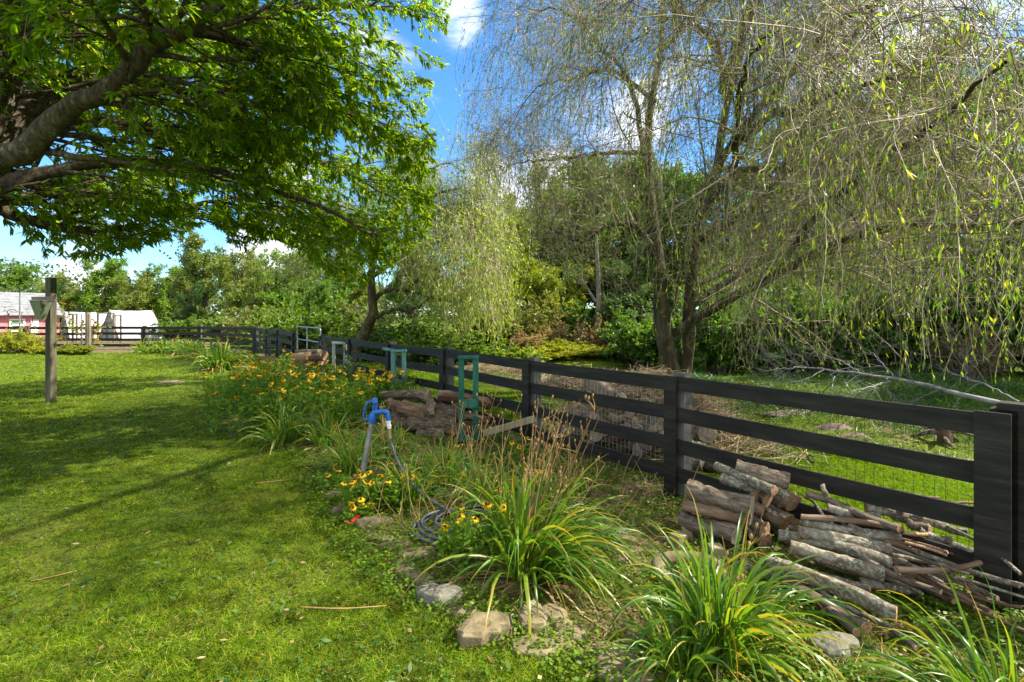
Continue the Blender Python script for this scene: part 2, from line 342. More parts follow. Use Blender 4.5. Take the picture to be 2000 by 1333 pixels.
tag(mb.build('ground', m), 'mown green lawn and bare garden soil running to the trees', 'ground', kind='structure')
# pond
m, n = newmat('pond_water'); p = n.nodes.new('ShaderNodeBsdfPrincipled'); p.inputs['Base Color'].default_value = (.035, .045, .018, 1); p.inputs['Roughness'].default_value = .08
b = n.nodes.new('ShaderNodeBump'); b.inputs['Strength'].default_value = .15; n.links.new(noise(n, 6, 3), b.inputs['Height']); n.links.new(b.outputs[0], p.inputs['Normal']); o = n.nodes.new('ShaderNodeOutputMaterial'); n.links.new(p.outputs[0], o.inputs[0])
a = np.linspace(0, 2*math.pi, 49)[:-1]; mb = MB(); mb.add(np.stack([4.5+6.5*np.cos(a), 19.3+2.9*np.sin(a), np.full(48, -.33)], 1), [list(range(48))])
tag(mb.build('pond', m), 'still olive brown pond water behind the fence', 'pond', kind='structure')

# ------------------------------------------------------------------ grass
def vis_sample(rg, n, z0, z1, xr=1.15):
    z = z0*(z1/z0)**rg.random(n); x = rg.uniform(-xr, xr, n)*z; return x, z
def blades(mb, rg, x, y, h, wd, k=2, lean=.45):
    n_ = len(x); base = np.stack([x, y, terrain(x, y)-.004], 1); d = nrm(np.stack([rg.normal(0, lean, n_), rg.normal(0, lean, n_), np.ones(n_)], 1))
    s = nrm(np.stack([rg.normal(size=n_), rg.normal(size=n_), np.zeros(n_)], 1)); u = np.linspace(0, 1, k)
    Q = base[:, None]+d[:, None]*(u[None, :, None]*h[:, None, None]); Q[:, :, :2] += (d[:, None, :2]*(u**2)[None, :, None]*h[:, None, None])*.8; Q[:, :, 2] -= (.25*h[:, None]*u[None]**2)
    ribbons(mb, Q, s, wd[:, None]*np.linspace(1, .15, k)[None])
rg = np.random.default_rng(11)
x, y = vis_sample(rg, 700000, 1.7, 27.5)
s = fence_s(x, y); bx = np.interp(y, BZ, BX); lawn = x < bx-.02
lump = np.sin(x*2.1+1.3*np.sin(y*1.7))*np.sin(y*2.3+1.1*np.sin(x*1.9)); keep = lawn & (rg.random(len(x)) < .80+.2*lump) & ((np.sin(x*1.9+2.1*np.sin(y*1.3+.5))*np.sin(y*2.6+1.7*np.sin(x*1.6))+rg.normal(0, .22, len(x))) < .86)
x, y = x[keep], y[keep]; near = y < 4.6
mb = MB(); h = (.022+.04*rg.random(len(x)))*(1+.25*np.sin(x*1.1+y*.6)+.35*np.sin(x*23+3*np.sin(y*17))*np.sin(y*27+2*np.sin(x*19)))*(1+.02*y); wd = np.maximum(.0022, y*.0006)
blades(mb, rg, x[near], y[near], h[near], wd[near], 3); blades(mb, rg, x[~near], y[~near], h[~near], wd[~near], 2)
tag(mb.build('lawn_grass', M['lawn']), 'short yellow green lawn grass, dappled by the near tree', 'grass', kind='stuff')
x, y = vis_sample(rg, 420000, 3.0, 26)
s = fence_s(x, y); k1 = (s > .12) & (s < 3.1+.5*np.sin(x*2)+.3*np.sin(x*5+y*3)) ; k1 &= (rg.random(len(x)) < .9)
mb = MB(); blades(mb, rg, x[k1], y[k1], .05+.04*rg.random(k1.sum()), np.maximum(.003, y[k1]*.0008), 2)
tag(mb.build('paddock_grass', M['farlawn']), 'bright green strip of grass just behind the board fence', 'grass', kind='stuff')
# thin grass and creeping weeds of the bed
M['weed'] = leafmat('creeping_weed', [(.05, .12, .006), (.10, .19, .008), (.17, .25, .012)], tr=.4)
M['bedgrass'] = leafmat('bed_grass', [(.05, .12, .004), (.12, .20, .006), (.26, .24, .05)], tr=.35)
M['litter'] = leafmat('dead_leaf', [(.10, .055, .02), (.20, .12, .055), (.32, .22, .12), (.38, .31, .2)], tr=.15, rough=.7, spec=.1)
x, y = vis_sample(rg, 330000, 1.9, 20); s = fence_s(x, y); bx = np.interp(y, BZ, BX)
q = (x > bx-.1) & (s < .1); dens = .5+.5*np.sin(x*3+2*np.sin(y*2))*np.sin(y*3.3+x); q &= rg.random(len(x)) < .45+.5*dens
mb = MB(); blades(mb, rg, x[q], y[q], .03+.06*rg.random(q.sum()), np.maximum(.0018, y[q]*.0006), 2, .8)
tag(mb.build('bed_grass', M['bedgrass']), 'thin grass and straw on the soil between lawn edge and fence', 'grass', kind='stuff')
def flat_leaves(mb, rg, x, y, L, W, up=.5, h=.03):
    n_ = len(x); c = np.stack([x, y, terrain(x, y)+rg.uniform(.003, h, n_)], 1); a = rg.uniform(0, 2*math.pi, n_)
    d = nrm(np.stack([np.cos(a), np.sin(a), rg.uniform(-.1, up, n_)], 1)); sd = nrm(np.stack([-np.sin(a), np.cos(a), rg.normal(0, .35, n_)], 1)); leaf_quads(mb, c, d, sd, L, W)
def patchy(rg, n, z0, z1, cond, xr=1.1, thr=.1, f=2.2):
    x, y = vis_sample(rg, n, z0, z1, xr); d = np.sin(x*f+1.7*np.sin(y*f*.8))*np.sin(y*f*1.2+1.3*np.sin(x*f*.7)); q = cond(x, y, fence_s(x, y), np.interp(y, BZ, BX)) & (d+rg.normal(0, .35, len(x)) > thr); return x[q], y[q]
mb = MB(); x, y = patchy(rg, 190000, 1.9, 14, lambda x, y, s, b: (x > b-.35) & (s < .3), f=2.6, thr=-.3); flat_leaves(mb, rg, x, y, np.maximum(.028, .006*y)*rg.uniform(.6, 1.3, len(x)), np.maximum(.011, .0024*y), h=.07)
tag(mb.build('creeping_weeds', M['weed']), 'low creeping green weeds over the garden soil', 'weeds', kind='stuff')
mb = MB(); x, y = patchy(rg, 45000, 1.9, 22, lambda x, y, s, b: (x > b-.2) & (s < 8) & ((s < .5) | ((s > 2.9) & (np.sin(x*2.3+y)*np.sin(y*1.9-x) > .2))), thr=.0, f=3.7); flat_leaves(mb, rg, x, y, np.maximum(.03, .007*y)*rg.uniform(.5, 1.3, len(x)), np.maximum(.009, .0022*y), up=.35, h=.03)
tag(mb.build('leaf_litter', M['litter']), 'dry brown leaves and straw littering the bare soil', 'leaf litter', kind='stuff')
mb = MB(); x, y = vis_sample(rg, 420, 1.9, 14); q = x < np.interp(y, BZ, BX)-.1; flat_leaves(mb, rg, x[q], y[q], .05*rg.uniform(.5, 1.3, q.sum()), .012, up=.3, h=.05)
tag(mb.build('fallen_leaves', M['litter']), 'scattered brown fallen leaves lying on the lawn', 'leaves', kind='stuff')
mb = MB(); x, y = patchy(rg, 26000, 2.0, 9, lambda x, y, s, b: x < b, thr=.5, f=1.7); flat_leaves(mb, rg, x, y, np.maximum(.016, .004*y), np.maximum(.007, .0018*y), h=.04)
tag(mb.build('clover', leafmat('clover', [(.06, .13, .02), (.10, .19, .03)], tr=.35)), 'patches of small round clover leaves in the lawn', 'clover', kind='stuff')

mb = MB(); x, y = vis_sample(rg, 17000, 1.9, 9); q = x < np.interp(y, BZ, BX)+.1; q &= (np.sin(x*1.9+2.1*np.sin(y*1.3+.5))*np.sin(y*2.6+1.7*np.sin(x*1.6))+rg.normal(0, .4, len(x))) > .25; flat_leaves(mb, rg, x[q], y[q], .035*rg.uniform(.4, 1.3, q.sum()), np.maximum(.0016, y[q]*.0005), up=.5, h=.045)
tag(mb.build('mown_straw', leafmat('straw_bits', [(.22, .17, .07), (.34, .27, .13), (.26, .24, .09)], tr=.2, rough=.8, spec=.1)), 'dry straw bits lying in the thin patches of the lawn', 'straw', kind='stuff')
mb = MB(); x, y = patchy(rg, 5000, 1.9, 8, lambda x, y, s, b: x < b+.1, thr=-.1, f=1.1); flat_leaves(mb, rg, x, y, .05*rg.uniform(.5, 1.4, len(x)), .013, up=.6, h=.035)
tag(mb.build('lawn_weeds', leafmat('broad_weed', [(.03, .09, .012), (.06, .14, .02), (.10, .18, .03)], tr=.35)), 'darker broad leafed weeds dotted through the lawn', 'weeds', kind='stuff')

# ------------------------------------------------------------------ the board fences
M['fence'] = solid('fence_paint', [(.008, .0075, .006), (.016, .0145, .011), (.034, .030, .024)], 4, .6, .8, stretch=(.5, .5, 5), bscale=12, bdist=.004, spec=.28, isl=.35)
M['fencegrey'] = solid('weathered_post', [(.04, .04, .036), (.09, .09, .08), (.15, .15, .135)], 9, .85, .5, stretch=(1, 1, .2), bdist=.005)  # lighter grey than the fence paint, for the inner posts
M['wire'] = solid('fence_wire', [(.02, .02, .02), (.05, .05, .05)], 9, .5, 0, metal=.6)
M['wiresilver'] = solid('galvanised_wire', [(.35, .36, .37), (.55, .56, .57)], 9, .35, 0, metal=.8)
RT = [1.215, .905, .600, .300]; RH = .142
def board_fence(root, pts, front, wires=True, gaps=(), tops=None, boards=True, silver=()):
    """pts: post centres along the line; front: unit vector to the board side"""
    fr = V(front, ) if False else np.asarray(front, float); rs = np.random.default_rng(len(pts)*7+1)
    for q, c in enumerate(pts):
        c = np.asarray(c, float); z0 = terrain(c[0], c[1]); d = nrm((np.asarray(pts[min(q+1, len(pts)-1)])-np.asarray(pts[max(q-1, 0)]))); d[2] = 0
        mb = MB(); box(mb, c+V([0, 0, z0+.60])+d*rs.normal(0, .008)-d*.05, (.135, .13, 1.30), [d, fr, V([0, 0, 1])]); mb.build('post', M['fencegrey' if boards and 0 < q < 5 else 'fence'], root)
        if boards:
            mb = MB(); box(mb, c+fr*(.065+.0255+.0255)+V([0, 0, z0+.60])+d*.01, (.145, .022, 1.235), [d, fr, V([0, 0, 1])]); mb.build('face_board', M['fence'], root)
    for q in range(len(pts)-1):
        if q in gaps: continue
        a, b = np.asarray(pts[q], float), np.asarray(pts[q+1], float)
        za, zb = terrain(*a[:2]), terrain(*b[:2])
        d = nrm(b-a)
        for t in RT:
            mb = MB(); e = rs.normal(0, .006, 2); beam(mb, a+fr*.081+d*.003+V([0, 0, za+t-RH/2+e[0]]), b+fr*.081-d*.003+V([0, 0, zb+t-RH/2+e[1]]), RH, .025, sag=rs.uniform(0, .012), n=6); mb.build('rail', M['fence'], root)
        if wires:
            L = np.linalg.norm(b-a); u = np.arange(0, L, .06); r = .0013 if q not in silver else .0024
            vp = np.stack([np.stack([a+d*t_-fr*(-.063)+V([0, 0, .04+za]), a+d*t_-fr*(-.063)+V([0, 0, 1.12+za])]) for t_ in u])
            hp = np.stack([np.stack([a+fr*.063+V([0, 0, h_+za]), b+fr*.063+V([0, 0, h_+zb])]) for h_ in np.arange(.06, 1.13, .1)])
            mb = MB(); tubes(mb, vp, np.full(vp.shape[:2], r), 3); tubes(mb, hp, np.full(hp.shape[:2], r), 3)
            tag(mb.build('wire_mesh', M['wiresilver' if q in silver else 'wire'], root), 'galvanised wire mesh' if q in silver else None)
def fp(s, off=0): return FA+FD*s+FN*off
root = thing('board_fence', 'long black four-rail board fence with wire mesh running from right foreground to the far corner', 'fence', (0, 0, 0))
o = None; posts = [fp(-2.42), fp(0), fp(2.42), fp(4.9), fp(7.4), fp(10.0), fp(12.7)]
board_fence(root, posts, -FN, silver=(1,))
root = thing('board_fence', 'short black board fence section between the tube gate and the far corner', 'fence')
board_fence(root, [fp(16.1), fp(18.7), fp(20.9), fp(23.6)], -FN)
root = thing('board_fence', 'black board fence along the back of the lawn in front of the white tents', 'fence')
bk = [fp(23.75)+V([-.12, .05, 0]), V([-16.4, 26.9, 0]), V([-19.4, 27.0, 0]), V([-22.3, 27.1, 0]), V([-25.9, 27.3, 0]), V([-29.5, 27.5, 0]), V([-33, 27.7, 0])]
board_fence(root, bk, V([.0, -1, 0]), silver=())
# wide board gate at the right edge
root = thing('board_gate', 'black board gate beside the wide end post, cut by the right edge', 'gate')
g0 = fp(-2.62); g1 = fp(-5.2)
mb = MB(); box(mb, g0-FN*.11+V([0, 0, .60])-FD*.12, (.19, .03, 1.24), [FD, FN, V([0, 0, 1])]); mb.build('stile', M['fence'], root)
for t in RT: mb = MB(); beam(mb, g0-FN*.08-FD*.1+V([0, 0, t-.07]), g1-FN*.08+V([0, 0, t-.07]), RH, .025); mb.build('rail', M['fence'], root)
mb = MB(); box(mb, fp(-2.5, .0)+V([0, 0, .62]), (.13, .13, 1.34), [FD, FN, V([0, 0, 1])]); mb.build('post', M['fence'], root)
# extra wide face board of the end post
mb = MB(); box(mb, fp(-2.43)-FN*.145+V([0, 0, .61]), (.175, .022, 1.25), [FD, FN, V([0, 0, 1])]); mb.build('face_board', M['fence'], [x for x in COL.objects if x.name == 'board_fence'][0])
# tube gate
root = thing('tube_gate', 'galvanised tubular steel gate with rounded corners in the fence', 'gate')
M['galv'] = solid('galvanised_steel', [(.20, .23, .26), (.32, .36, .40)], 12, .35, .1, metal=.7)
a0, b0 = fp(15.85), fp(12.95)
def arc_frame(a, b, z0, z1, r=.12, n=6):
    d = nrm(b-a); pts = []
    for (c, s_) in ((a+d*r+V([0, 0, z1-r]), 0), (b-d*r+V([0, 0, z1-r]), 1), (b-d*r+V([0, 0, z0+r]), 2), (a+d*r+V([0, 0, z0+r]), 3)):
        for t in np.linspace(0, math.pi/2, n):
            an = math.pi-t-s_*math.pi/2; pts.append(c+d*math.cos(an)*r+V([0, 0, math.sin(an)*r]))
    pts.append(pts[0]); return np.array(pts)
mb = MB(); pth = arc_frame(a0, b0, .12, 1.42); tubes(mb, pth, np.full(len(pth), .024), 8); mb.build('frame', M['galv'], root)
for h_ in (.45, .98): mb = MB(); tubes(mb, V([a0+V([0, 0, h_]), b0+V([0, 0, h_])]), V([.02, .02]), 8); mb.build('bar', M['galv'], root)
for u in (.45,): mb = MB(); c = a0+(b0-a0)*u; tubes(mb, V([c+V([0, 0, .12]), c+V([0, 0, 1.41])]), V([.018, .018]), 8); mb.build('brace', M['galv'], root)

# ------------------------------------------------------------------ pink shed
M['pink'] = solid('pink_board_wall', [(.50, .16, .18), (.62, .24, .26)], 1.5, .8, .2, stretch=(.3, 1, 8), bscale=3)
M['roofgrey'] = solid('grey_shingle', [(.12, .13, .14), (.20, .21, .225), (.25, .25, .25)], 2.2, .85, .4, stretch=(1, 1, 3), isl=.08)
M['white'] = solid('white_paint', [(.72, .72, .7), (.85, .85, .83)], 4, .6, .1)
M['dark'] = solid('dark_opening', [(.02, .022, .022), (.05, .055, .05)], 4, .3, .1)
ce = P(116, 655, 45); root = thing('shed', 'low pink shed with a grey shingle roof behind the back fence', 'shed', (ce[0], ce[1], 0), math.atan2(.85, .53))
x0, x1, y0, y1 = -16, 0, 0, 7.0
mb = MB(); box(mb, ((x0+x1)/2, (y0+y1)/2, .93), (x1-x0, y1-y0, 1.9))
mb.add([(x1, y0, 1.88), (x1, y1, 1.88), (x1, (y0+y1)/2, 3.6)], [[0, 1, 2]], smooth=False); mb.build('wall', M['pink'], root)
mb = MB(); ym = (y0+y1)/2; rows = 9
for sgn, ya in ((1, y0-.45), (-1, y1+.45)):
    for q in range(rows):
        u0, u1 = q/rows, (q+1)/rows+.01; a = ya+(ym-ya)*u0; b_ = ya+(ym-ya)*u1; za = 1.78+2.0*u0; zb = 1.78+2.0*u1
        for e in range(26):
            xa = x0+(x1+.4-x0)*e/26; xb = x0+(x1+.4-x0)*(e+1)/26-.012
            v = V([(xa, a, za+.05), (xb, a, za+.05), (xb, b_, zb), (xa, b_, zb), (xa, a, za-.02), (xb, a, za-.02), (xb, b_, zb-.08), (xa, b_, zb-.08)]); mb.add(v, [[0, 1, 2, 3], [4, 7, 6, 5], [0, 4, 5, 1], [1, 5, 6, 2], [2, 6, 7, 3], [3, 7, 4, 0]], smooth=False)
mb.build('roof', M['roofgrey'], root)
for xc, wd in ((-2.75, .85), (-5.4, .9)):
    mb = MB()
    for dx in (-wd/2, wd/2): box(mb, (xc+dx, y0-.03, .95), (.13, .08, .95))
    for dz in (.48, .95, 1.42): box(mb, (xc, y0-.033, dz), (wd+.14, .08, .11))
    wo = mb.build('window', M['white'], root); mb = MB(); box(mb, (xc, y0-.01, .95), (wd, .03, .95)); mb.build('pane', solid('window_glass', [(.12, .2, .1), (.25, .35, .2)], 2, .15, 0), wo)
mb = MB(); box(mb, (-1.65, y0-.03, .85), (.5, .07, 1.1)); mb.build('door', M['white'], root)

# ------------------------------------------------------------------ white tents
M['tarp'] = leafmat('white_tarp', [(.55, .57, .61), (.62, .64, .68)], tr=.25, tcol=1.0, rough=.5)
M['tarp'].node_tree.nodes['Mix'].inputs[7].default_value = (.95, .97, 1, 1)
M['wood'] = solid('weathered_wood', [(.10, .08, .055), (.20, .165, .12), (.30, .26, .2)], 6, .85, .5, stretch=(1, 1, .25), bdist=.006)
M['screen'] = solid('grey_mesh_screen', [(.20, .22, .20), (.28, .30, .27)], 20, .8, 0)
def aframe(label, ax, d, L, hw, H, base=.0, gable=True):
    root = thing('tent', label, 'tent', group='white tents behind the back fence'); d = nrm(V([*d, 0.])); s = V([-d[1], d[0], 0])
    k = 12; mb = MB(); prof = []
    for q in range(k+1):
        u = q/k*2-1; prof.append((u*hw, H*(1-abs(u)**1.08)+base))
    rows = 7; v = []
    for r in range(rows):
        for (w_, z_) in prof: v.append(ax+d*(L*r/(rows-1))+s*w_+V([0, 0, z_-.05*math.sin(r/(rows-1)*math.pi)*(1 if z_ > .2 else 0)+(.02 if r % 2 else 0)]))
    f = [[r*(k+1)+q, r*(k+1)+q+1, (r+1)*(k+1)+q+1, (r+1)*(k+1)+q] for r in range(rows-1) for q in range(k)]
    mb.add(v, f); mb.build('canopy', M['tarp'], root)
    for e, u in ((0, .05), (1, L-.05)):
        mb = MB(); tip = ax+d*u+V([0, 0, H+.04]); 
        for sg in (-1, 1): beam(mb, ax+d*u+s*sg*(hw-.06), tip, .06, .06, up=d)
        mb.build('end_frame', M['wood'], root)
    if gable:
        mb = MB(); mb.add([ax+d*.12-s*(hw-.12), ax+d*.12+s*(hw-.12), ax+d*.12+V([0, 0, H-.1])], [[0, 1, 2]], smooth=False); mb.build('end_screen', M['screen'], root)
        mb = MB()
        for w_ in (-.45, .45): beam(mb, ax+d*.06+s*w_, ax+d*.06+s*w_+V([0, 0, H*.62]), .07, .05, up=d)
        beam(mb, ax+d*.06-s*.5+V([0, 0, H*.6]), ax+d*.06+s*.5+V([0, 0, H*.6]), .07, .05); mb.build('door_frame', M['wood'], root)
    return root
aframe('white A-frame tent on the right with an open screened end and timber door frame', V([-28.6, 36.3, 0]), (.45, .89), 2.9, 1.5, 2.15)
aframe('long low white tent half hidden behind the trellis post', V([-35.0, 40.0, 0]), (.6, .8), 3.6, 1.7, 2.05)
# timber frames standing before the tents
for k, (xa, xb, yt, lab) in enumerate([(191, 222, 613, 'open brown timber frame standing in front of the right white tent'), (224, 236, 617, 'narrow timber frame post pair beside the tent doorway'), (142, 150, 615, 'thin timber frame beside the long low tent')]):
    root = thing('frame_gateway', lab, 'frame'); D = 33.5+k*.4; a, b_ = P(xa, yt, D), P(xb, yt, D)
    for c in (a, b_): mb = MB(); beam(mb, (c[0], c[1], 0), c, .09, .09, up=(0, 1, 0)); mb.build('post', M['wood'], root)
    mb = MB(); beam(mb, a+V([-.06, 0, .05]), b_+V([.06, 0, .05]), .09, .1); mb.build('crossbar', M['wood'], root)
    if k == 0: mb = MB(); beam(mb, a+V([0, -.06, -1.2]), a+V([.9, -.06, 0]), .06, .04); mb.build('brace', M['wood'], root)

# ------------------------------------------------------------------ post with feeder
M['post'] = solid('old_grey_post', [(.035, .035, .02), (.085, .08, .05), (.18, .165, .11)], 7, .9, .8, stretch=(1, 1, .12), bdist=.012)
root = thing('feeder_post', 'tall square weathered wooden post with a short crosspiece on the lawn', 'post', tuple(V([-9.68, 10.75, 0])), R(-8))
mb = MB(); beam(mb, (0, 0, -.05), (.0, 0, 2.62), .13, .125, up=(0, 1, 0), n=8); o_ = mb.build('post', M['post'], root)
mb = MB(); box(mb, (-.06, -.09, 2.17), (.56, .045, .10)); mb.build('crosspiece', M['wood'], root)
root = thing('metal_bucket', 'square tapered galvanised bucket hanging from the crosspiece of the tall post', 'bucket', (-9.66, 10.50, 1.74), R(-8))
M['bucket'] = solid('dull_galvanised', [(.16, .19, .13), (.28, .32, .24)], 3, .35, .1, metal=.5, stretch=(1, 1, .4))
mb = MB(); b0_, t0_ = .050, .125
ring = lambda h_, z_, c_=(0, 0): [(c_[0]-h_, c_[1]-h_, z_), (c_[0]+h_, c_[1]-h_, z_), (c_[0]+h_, c_[1]+h_, z_), (c_[0]-h_, c_[1]+h_, z_)]
vv = ring(b0_, 0)+ring(t0_, .39)+ring(t0_-.008, .39)+ring(b0_-.006, .01)
mb.add(vv, [[q, (q+1) % 4, 4+(q+1) % 4, 4+q] for q in range(4)]+[[4+q, 4+(q+1) % 4, 8+(q+1) % 4, 8+q] for q in range(4)]+[[8+q, 8+(q+1) % 4, 12+(q+1) % 4, 12+q] for q in range(4)]+[[3, 2, 1, 0], [12, 13, 14, 15]], smooth=False); mb.build('body', M['bucket'], root)
mb = MB(); pth = V([ring(t0_+.004, .39)[q % 4] for q in range(5)]); tubes(mb, pth, np.full(5, .009), 6); mb.build('rim', M['galv'], root)
# rebar stake, trellis
root = thing('trellis_post', 'round wooden post wrapped with a ladder trellis and red creeper at the back fence', 'trellis', tuple(G(170, 688)))
mb = MB(); tubes(mb, V([(0, .05, -.1), (.02, .05, 1.0), (.0, .05, 1.95)]), V([.13, .12, .11]), 10, cap=True, lump=.03); mb.build('post', M['wood'], root)
for sx in (-.17, .17):
    mb = MB(); box(mb, (sx, -.1, 1.0), (.035, .03, 1.75)); 
    for z_ in np.arange(.2, 1.85, .105): box(mb, (sx, -.12, z_), (.13, .02, .035))
    mb.build('ladder_strip', M['wood'], root)
o = tag(MB(), None) if False else None
mb = MB(); pp = G(38, 690); tubes(mb, V([pp+V([0, 0, 0]), pp+V([.02, 0, 2.9])]), V([.03, .03]), 6); tag(mb.build('steel_stake', solid('banded_stake', [(.25, .05, .05), (.05, .12, .15), (.3, .3, .3)], 3, .6, 0, stretch=(.1, .1, 4))), 'thin banded steel stake rising in front of the pink shed', 'stake')
# ------------------------------------------------------------------ the big near tree (trunk just outside the left edge)
def stackpaths(lst, k):
    pr = [resample(V(a, dtype=float) if False else np.asarray(a, float), k) for a in lst]; pr = np.array(pr); return pr[..., :3], pr[..., 3]
def near_tree():
    rg = np.random.default_rng(5)
    root = thing('broadleaf_tree', 'large broadleaf tree arching thick limbs and narrow leaves over the left of the lawn', 'tree', (-7.3, 5.6, 0))
    o = V([-7.3, 5.6, 0])
    def L(*pts): return [list(P(px, py, d)-o)+[r] for (px, py, d, r) in pts]
    trunk = [[.1, 0, -.2, .36], [.05, 0, 1.0, .30], [.05, .0, 2.2, .28], [.1, -.05, 3.0, .28]]
    fork = [.1, -.05, 2.6, .24]
    limbs = [
        [fork]+L((-40, 330, 5.4, .14), (60, 285, 5.3, .12), (130, 210, 5.2, .10), (210, 180, 5.1, .09), (275, 110, 5.0, .085), (300, 80, 5.0, .085), (370, 55, 5.0, .065), (440, -10, 5.2, .055), (520, -120, 5.6, .06)),
        L((290, 92, 5.0, .08), (350, 60, 5.2, .05), (430, 75, 5.5, .045), (530, 120, 5.9, .038), (620, 190, 6.3, .03), (700, 230, 6.7, .022), (790, 270, 7.2, .012)),
        [fork]+L((60, 345, 6.3, .09), (200, 318, 6.6, .075), (330, 318, 6.8, .06), (430, 335, 6.9, .05), (530, 370, 7.1, .035), (650, 415, 7.4, .03), (740, 470, 7.7, .012)),
        [fork]+L((20, 390, 7.2, .075), (110, 372, 7.5, .06), (230, 385, 7.8, .045), (340, 405, 8.0, .035), (440, 395, 8.4, .03), (560, 440, 8.9, .012)),
        [fork]+L((-60, 400, 6.2, .10), (50, 430, 6.6, .07), (150, 448, 7.0, .045), (260, 452, 7.4, .02)),
        [fork]+L((100, 250, 8.0, .11), (300, 260, 10.5, .09), (480, 330, 12.5, .06), (660, 400, 14.0, .03), (790, 440, 15.0, .012)),
        [fork]+L((100, 160, 8.5, .11), (330, 200, 11.5, .09), (520, 260, 13.5, .06), (700, 330, 15.0, .03), (800, 380, 16.0, .012)),
        [fork]+L((80, 50, 8.5, .11), (300, 60, 11.5, .09), (520, 60, 13.5, .06), (700, 120, 14.8, .03), (800, 180, 15.5, .012)),
        [fork]+L((80, 350, 8.5, .10), (280, 400, 11.0, .08), (470, 440, 13.0, .05), (640, 510, 14.0, .015)),
        L((300, 318, 6.8, .06), (420, 350, 8.2, .045), (560, 430, 9.2, .03), (680, 500, 9.8, .012)),
        L((290, 250, 7.5, .06), (480, 270, 8.2, .045), (660, 330, 9.0, .03), (790, 400, 9.6, .012)),
        L((235, 160, 5.1, .05), (300, 165, 5.3, .035), (390, 178, 5.6, .028), (450, 155, 5.9, .018), (540, 170, 6.3, .01)),
        L((300, 80, 5.0, .06), (285, 40, 5.0, .045), (270, -20, 5.1, .04), (290, -120, 5.4, .03)),
        [fork]+L((-20, 250, 6.4, .12), (25, 150, 6.6, .10), (55, 60, 6.8, .08), (30, -40, 7.0, .07), (60, -200, 7.5, .06)),
        L((55, 80, 6.8, .07), (130, 60, 7.3, .05), (220, 60, 7.9, .04), (330, 20, 8.6, .03), (480, 10, 9.6, .02)),
        [fork]+L((-60, 120, 8.6, .14), (40, 100, 9.6, .10), (200, 110, 10.6, .08), (380, 90, 11.4, .06), (560, 130, 12.0, .03), (700, 200, 12.4, .012)),
        [fork]+L((-40, 330, 8.5, .10), (40, 340, 10.2, .08), (200, 330, 11.4, .06), (380, 320, 12.4, .04), (520, 340, 13.0, .015)),
        [fork, [1.2, 2.0, 5.5, .15], [2.6, 3.6, 7.2, .10], [4.2, 4.6, 8.0, .06], [5.6, 5.4, 8.2, .02]],
        [fork, [1.4, .4, 5.6, .13], [4.0, -.2, 8.0, .09], [6.6, -.4, 9.2, .06], [9.0, -.6, 9.6, .03]],
        [fork, [.8, -.5, 5.0, .15], [2.0, -.6, 7.0, .10], [3.8, -.2, 8.2, .06], [5.4, .6, 8.4, .02]],
        [fork, [-.8, 1.2, 5.2, .15], [-1.6, 3.4, 7.0, .10], [-1.8, 5.8, 7.6, .06], [-1.6, 8.0, 7.2, .02]],
        [fork, [-1.5, -.2, 4.6, .15], [-3.6, -.2, 6.0, .1], [-5.8, .2, 6.4, .03]],
        [fork, [.2, 1.8, 6.0, .14], [.9, 3.8, 8.0, .1], [1.6, 6.4, 8.8, .06], [2.2, 8.8, 8.6, .02]],
        [fork, [-.2, 1.0, 4.2, .13], [.2, 3.2, 5.2, .1], [.6, 6.0, 5.6, .06], [1.0, 9.4, 5.0, .02]],
    ]
    mb = MB(); PP, RR = stackpaths([trunk], 12); tubes(mb, PP, RR, 18, lump=.02); 
    tr_ = mb.build('trunk', M['bark'], root)
    PL, RL = stackpaths(limbs, 34); PL[:, 3:] += rg.normal(0, .012, PL[:, 3:].shape)
    for q in range(len(limbs)):
        mb = MB(); tubes(mb, PL[q:q+1], RL[q:q+1], 12, lump=.03, seed=q); mb.build('limb', M['bark'], root)
    out = (.10, .05, .02)
    P1, R1 = spawn(rg, PL, RL, 17, 1.7, .85, k=9, flat=.35, t0=.18, wander=.10, trop=out, tropk=(.03, .02, -.02), rf=.42, tip=.25)
    R1 = np.minimum(R1, .035)
    P2, R2 = spawn(rg, P1, R1, 8, .75, .8, k=6, flat=.4, t0=.15, wander=.16, tropk=(.0, 0, -.05), rf=.5, tip=.3); R2 = np.maximum(R2, .0025)
    P3, R3 = spawn(rg, P2, R2, 4, .34, .7, k=4, flat=.6, t0=.2, wander=.12, tropk=(0, 0, -.07), rf=.6, tip=.4); R3 = np.maximum(R3, .0018)
    # keep the crown's right and lower outline as in the photo: sprays end where real branch tips end
    def keep(Pq):
        w_ = Pq[:, -1]+o; px = 1000+w_[:, 0]/w_[:, 1]*1000; py = 614-(w_[:, 2]-EYE)/w_[:, 1]*1000
        lim = 20+np.interp(py, [-900, -200, 0, 130, 200, 270, 400, 480, 560, 620], [800, 850, 862, 850, 815, 830, 830, 820, 730, 640]); low = 8+np.interp(px, [-300, 0, 100, 230, 330, 420, 470, 540, 600, 700, 780, 860], [480, 465, 500, 492, 460, 420, 490, 455, 500, 565, 520, 440])
        return ((px < lim) | (py < -120)) & (py < low) & (w_[:, 1] > 3.6) 
    w_ = P1[:, -1]+o; k1 = w_[:, 1] > 2.5; P1, R1 = P1[k1], R1[k1]
    k2 = keep(P2); P2, R2 = P2[k2], R2[k2]; k3 = keep(P3); P3, R3 = P3[k3], R3[k3]
    kk = keep(P1); P1, R1 = P1[kk], R1[kk]
    mb = MB(); tubes(mb, P1, R1, 5); tubes(mb, P2, R2, 3); tubes(mb, P3, R3, 3); mb.build('twigs', M['bark'], root)
    mb = MB(); d_ = np.linalg.norm(P3[:, -1]+o-V([0, 0, EYE]), axis=1)
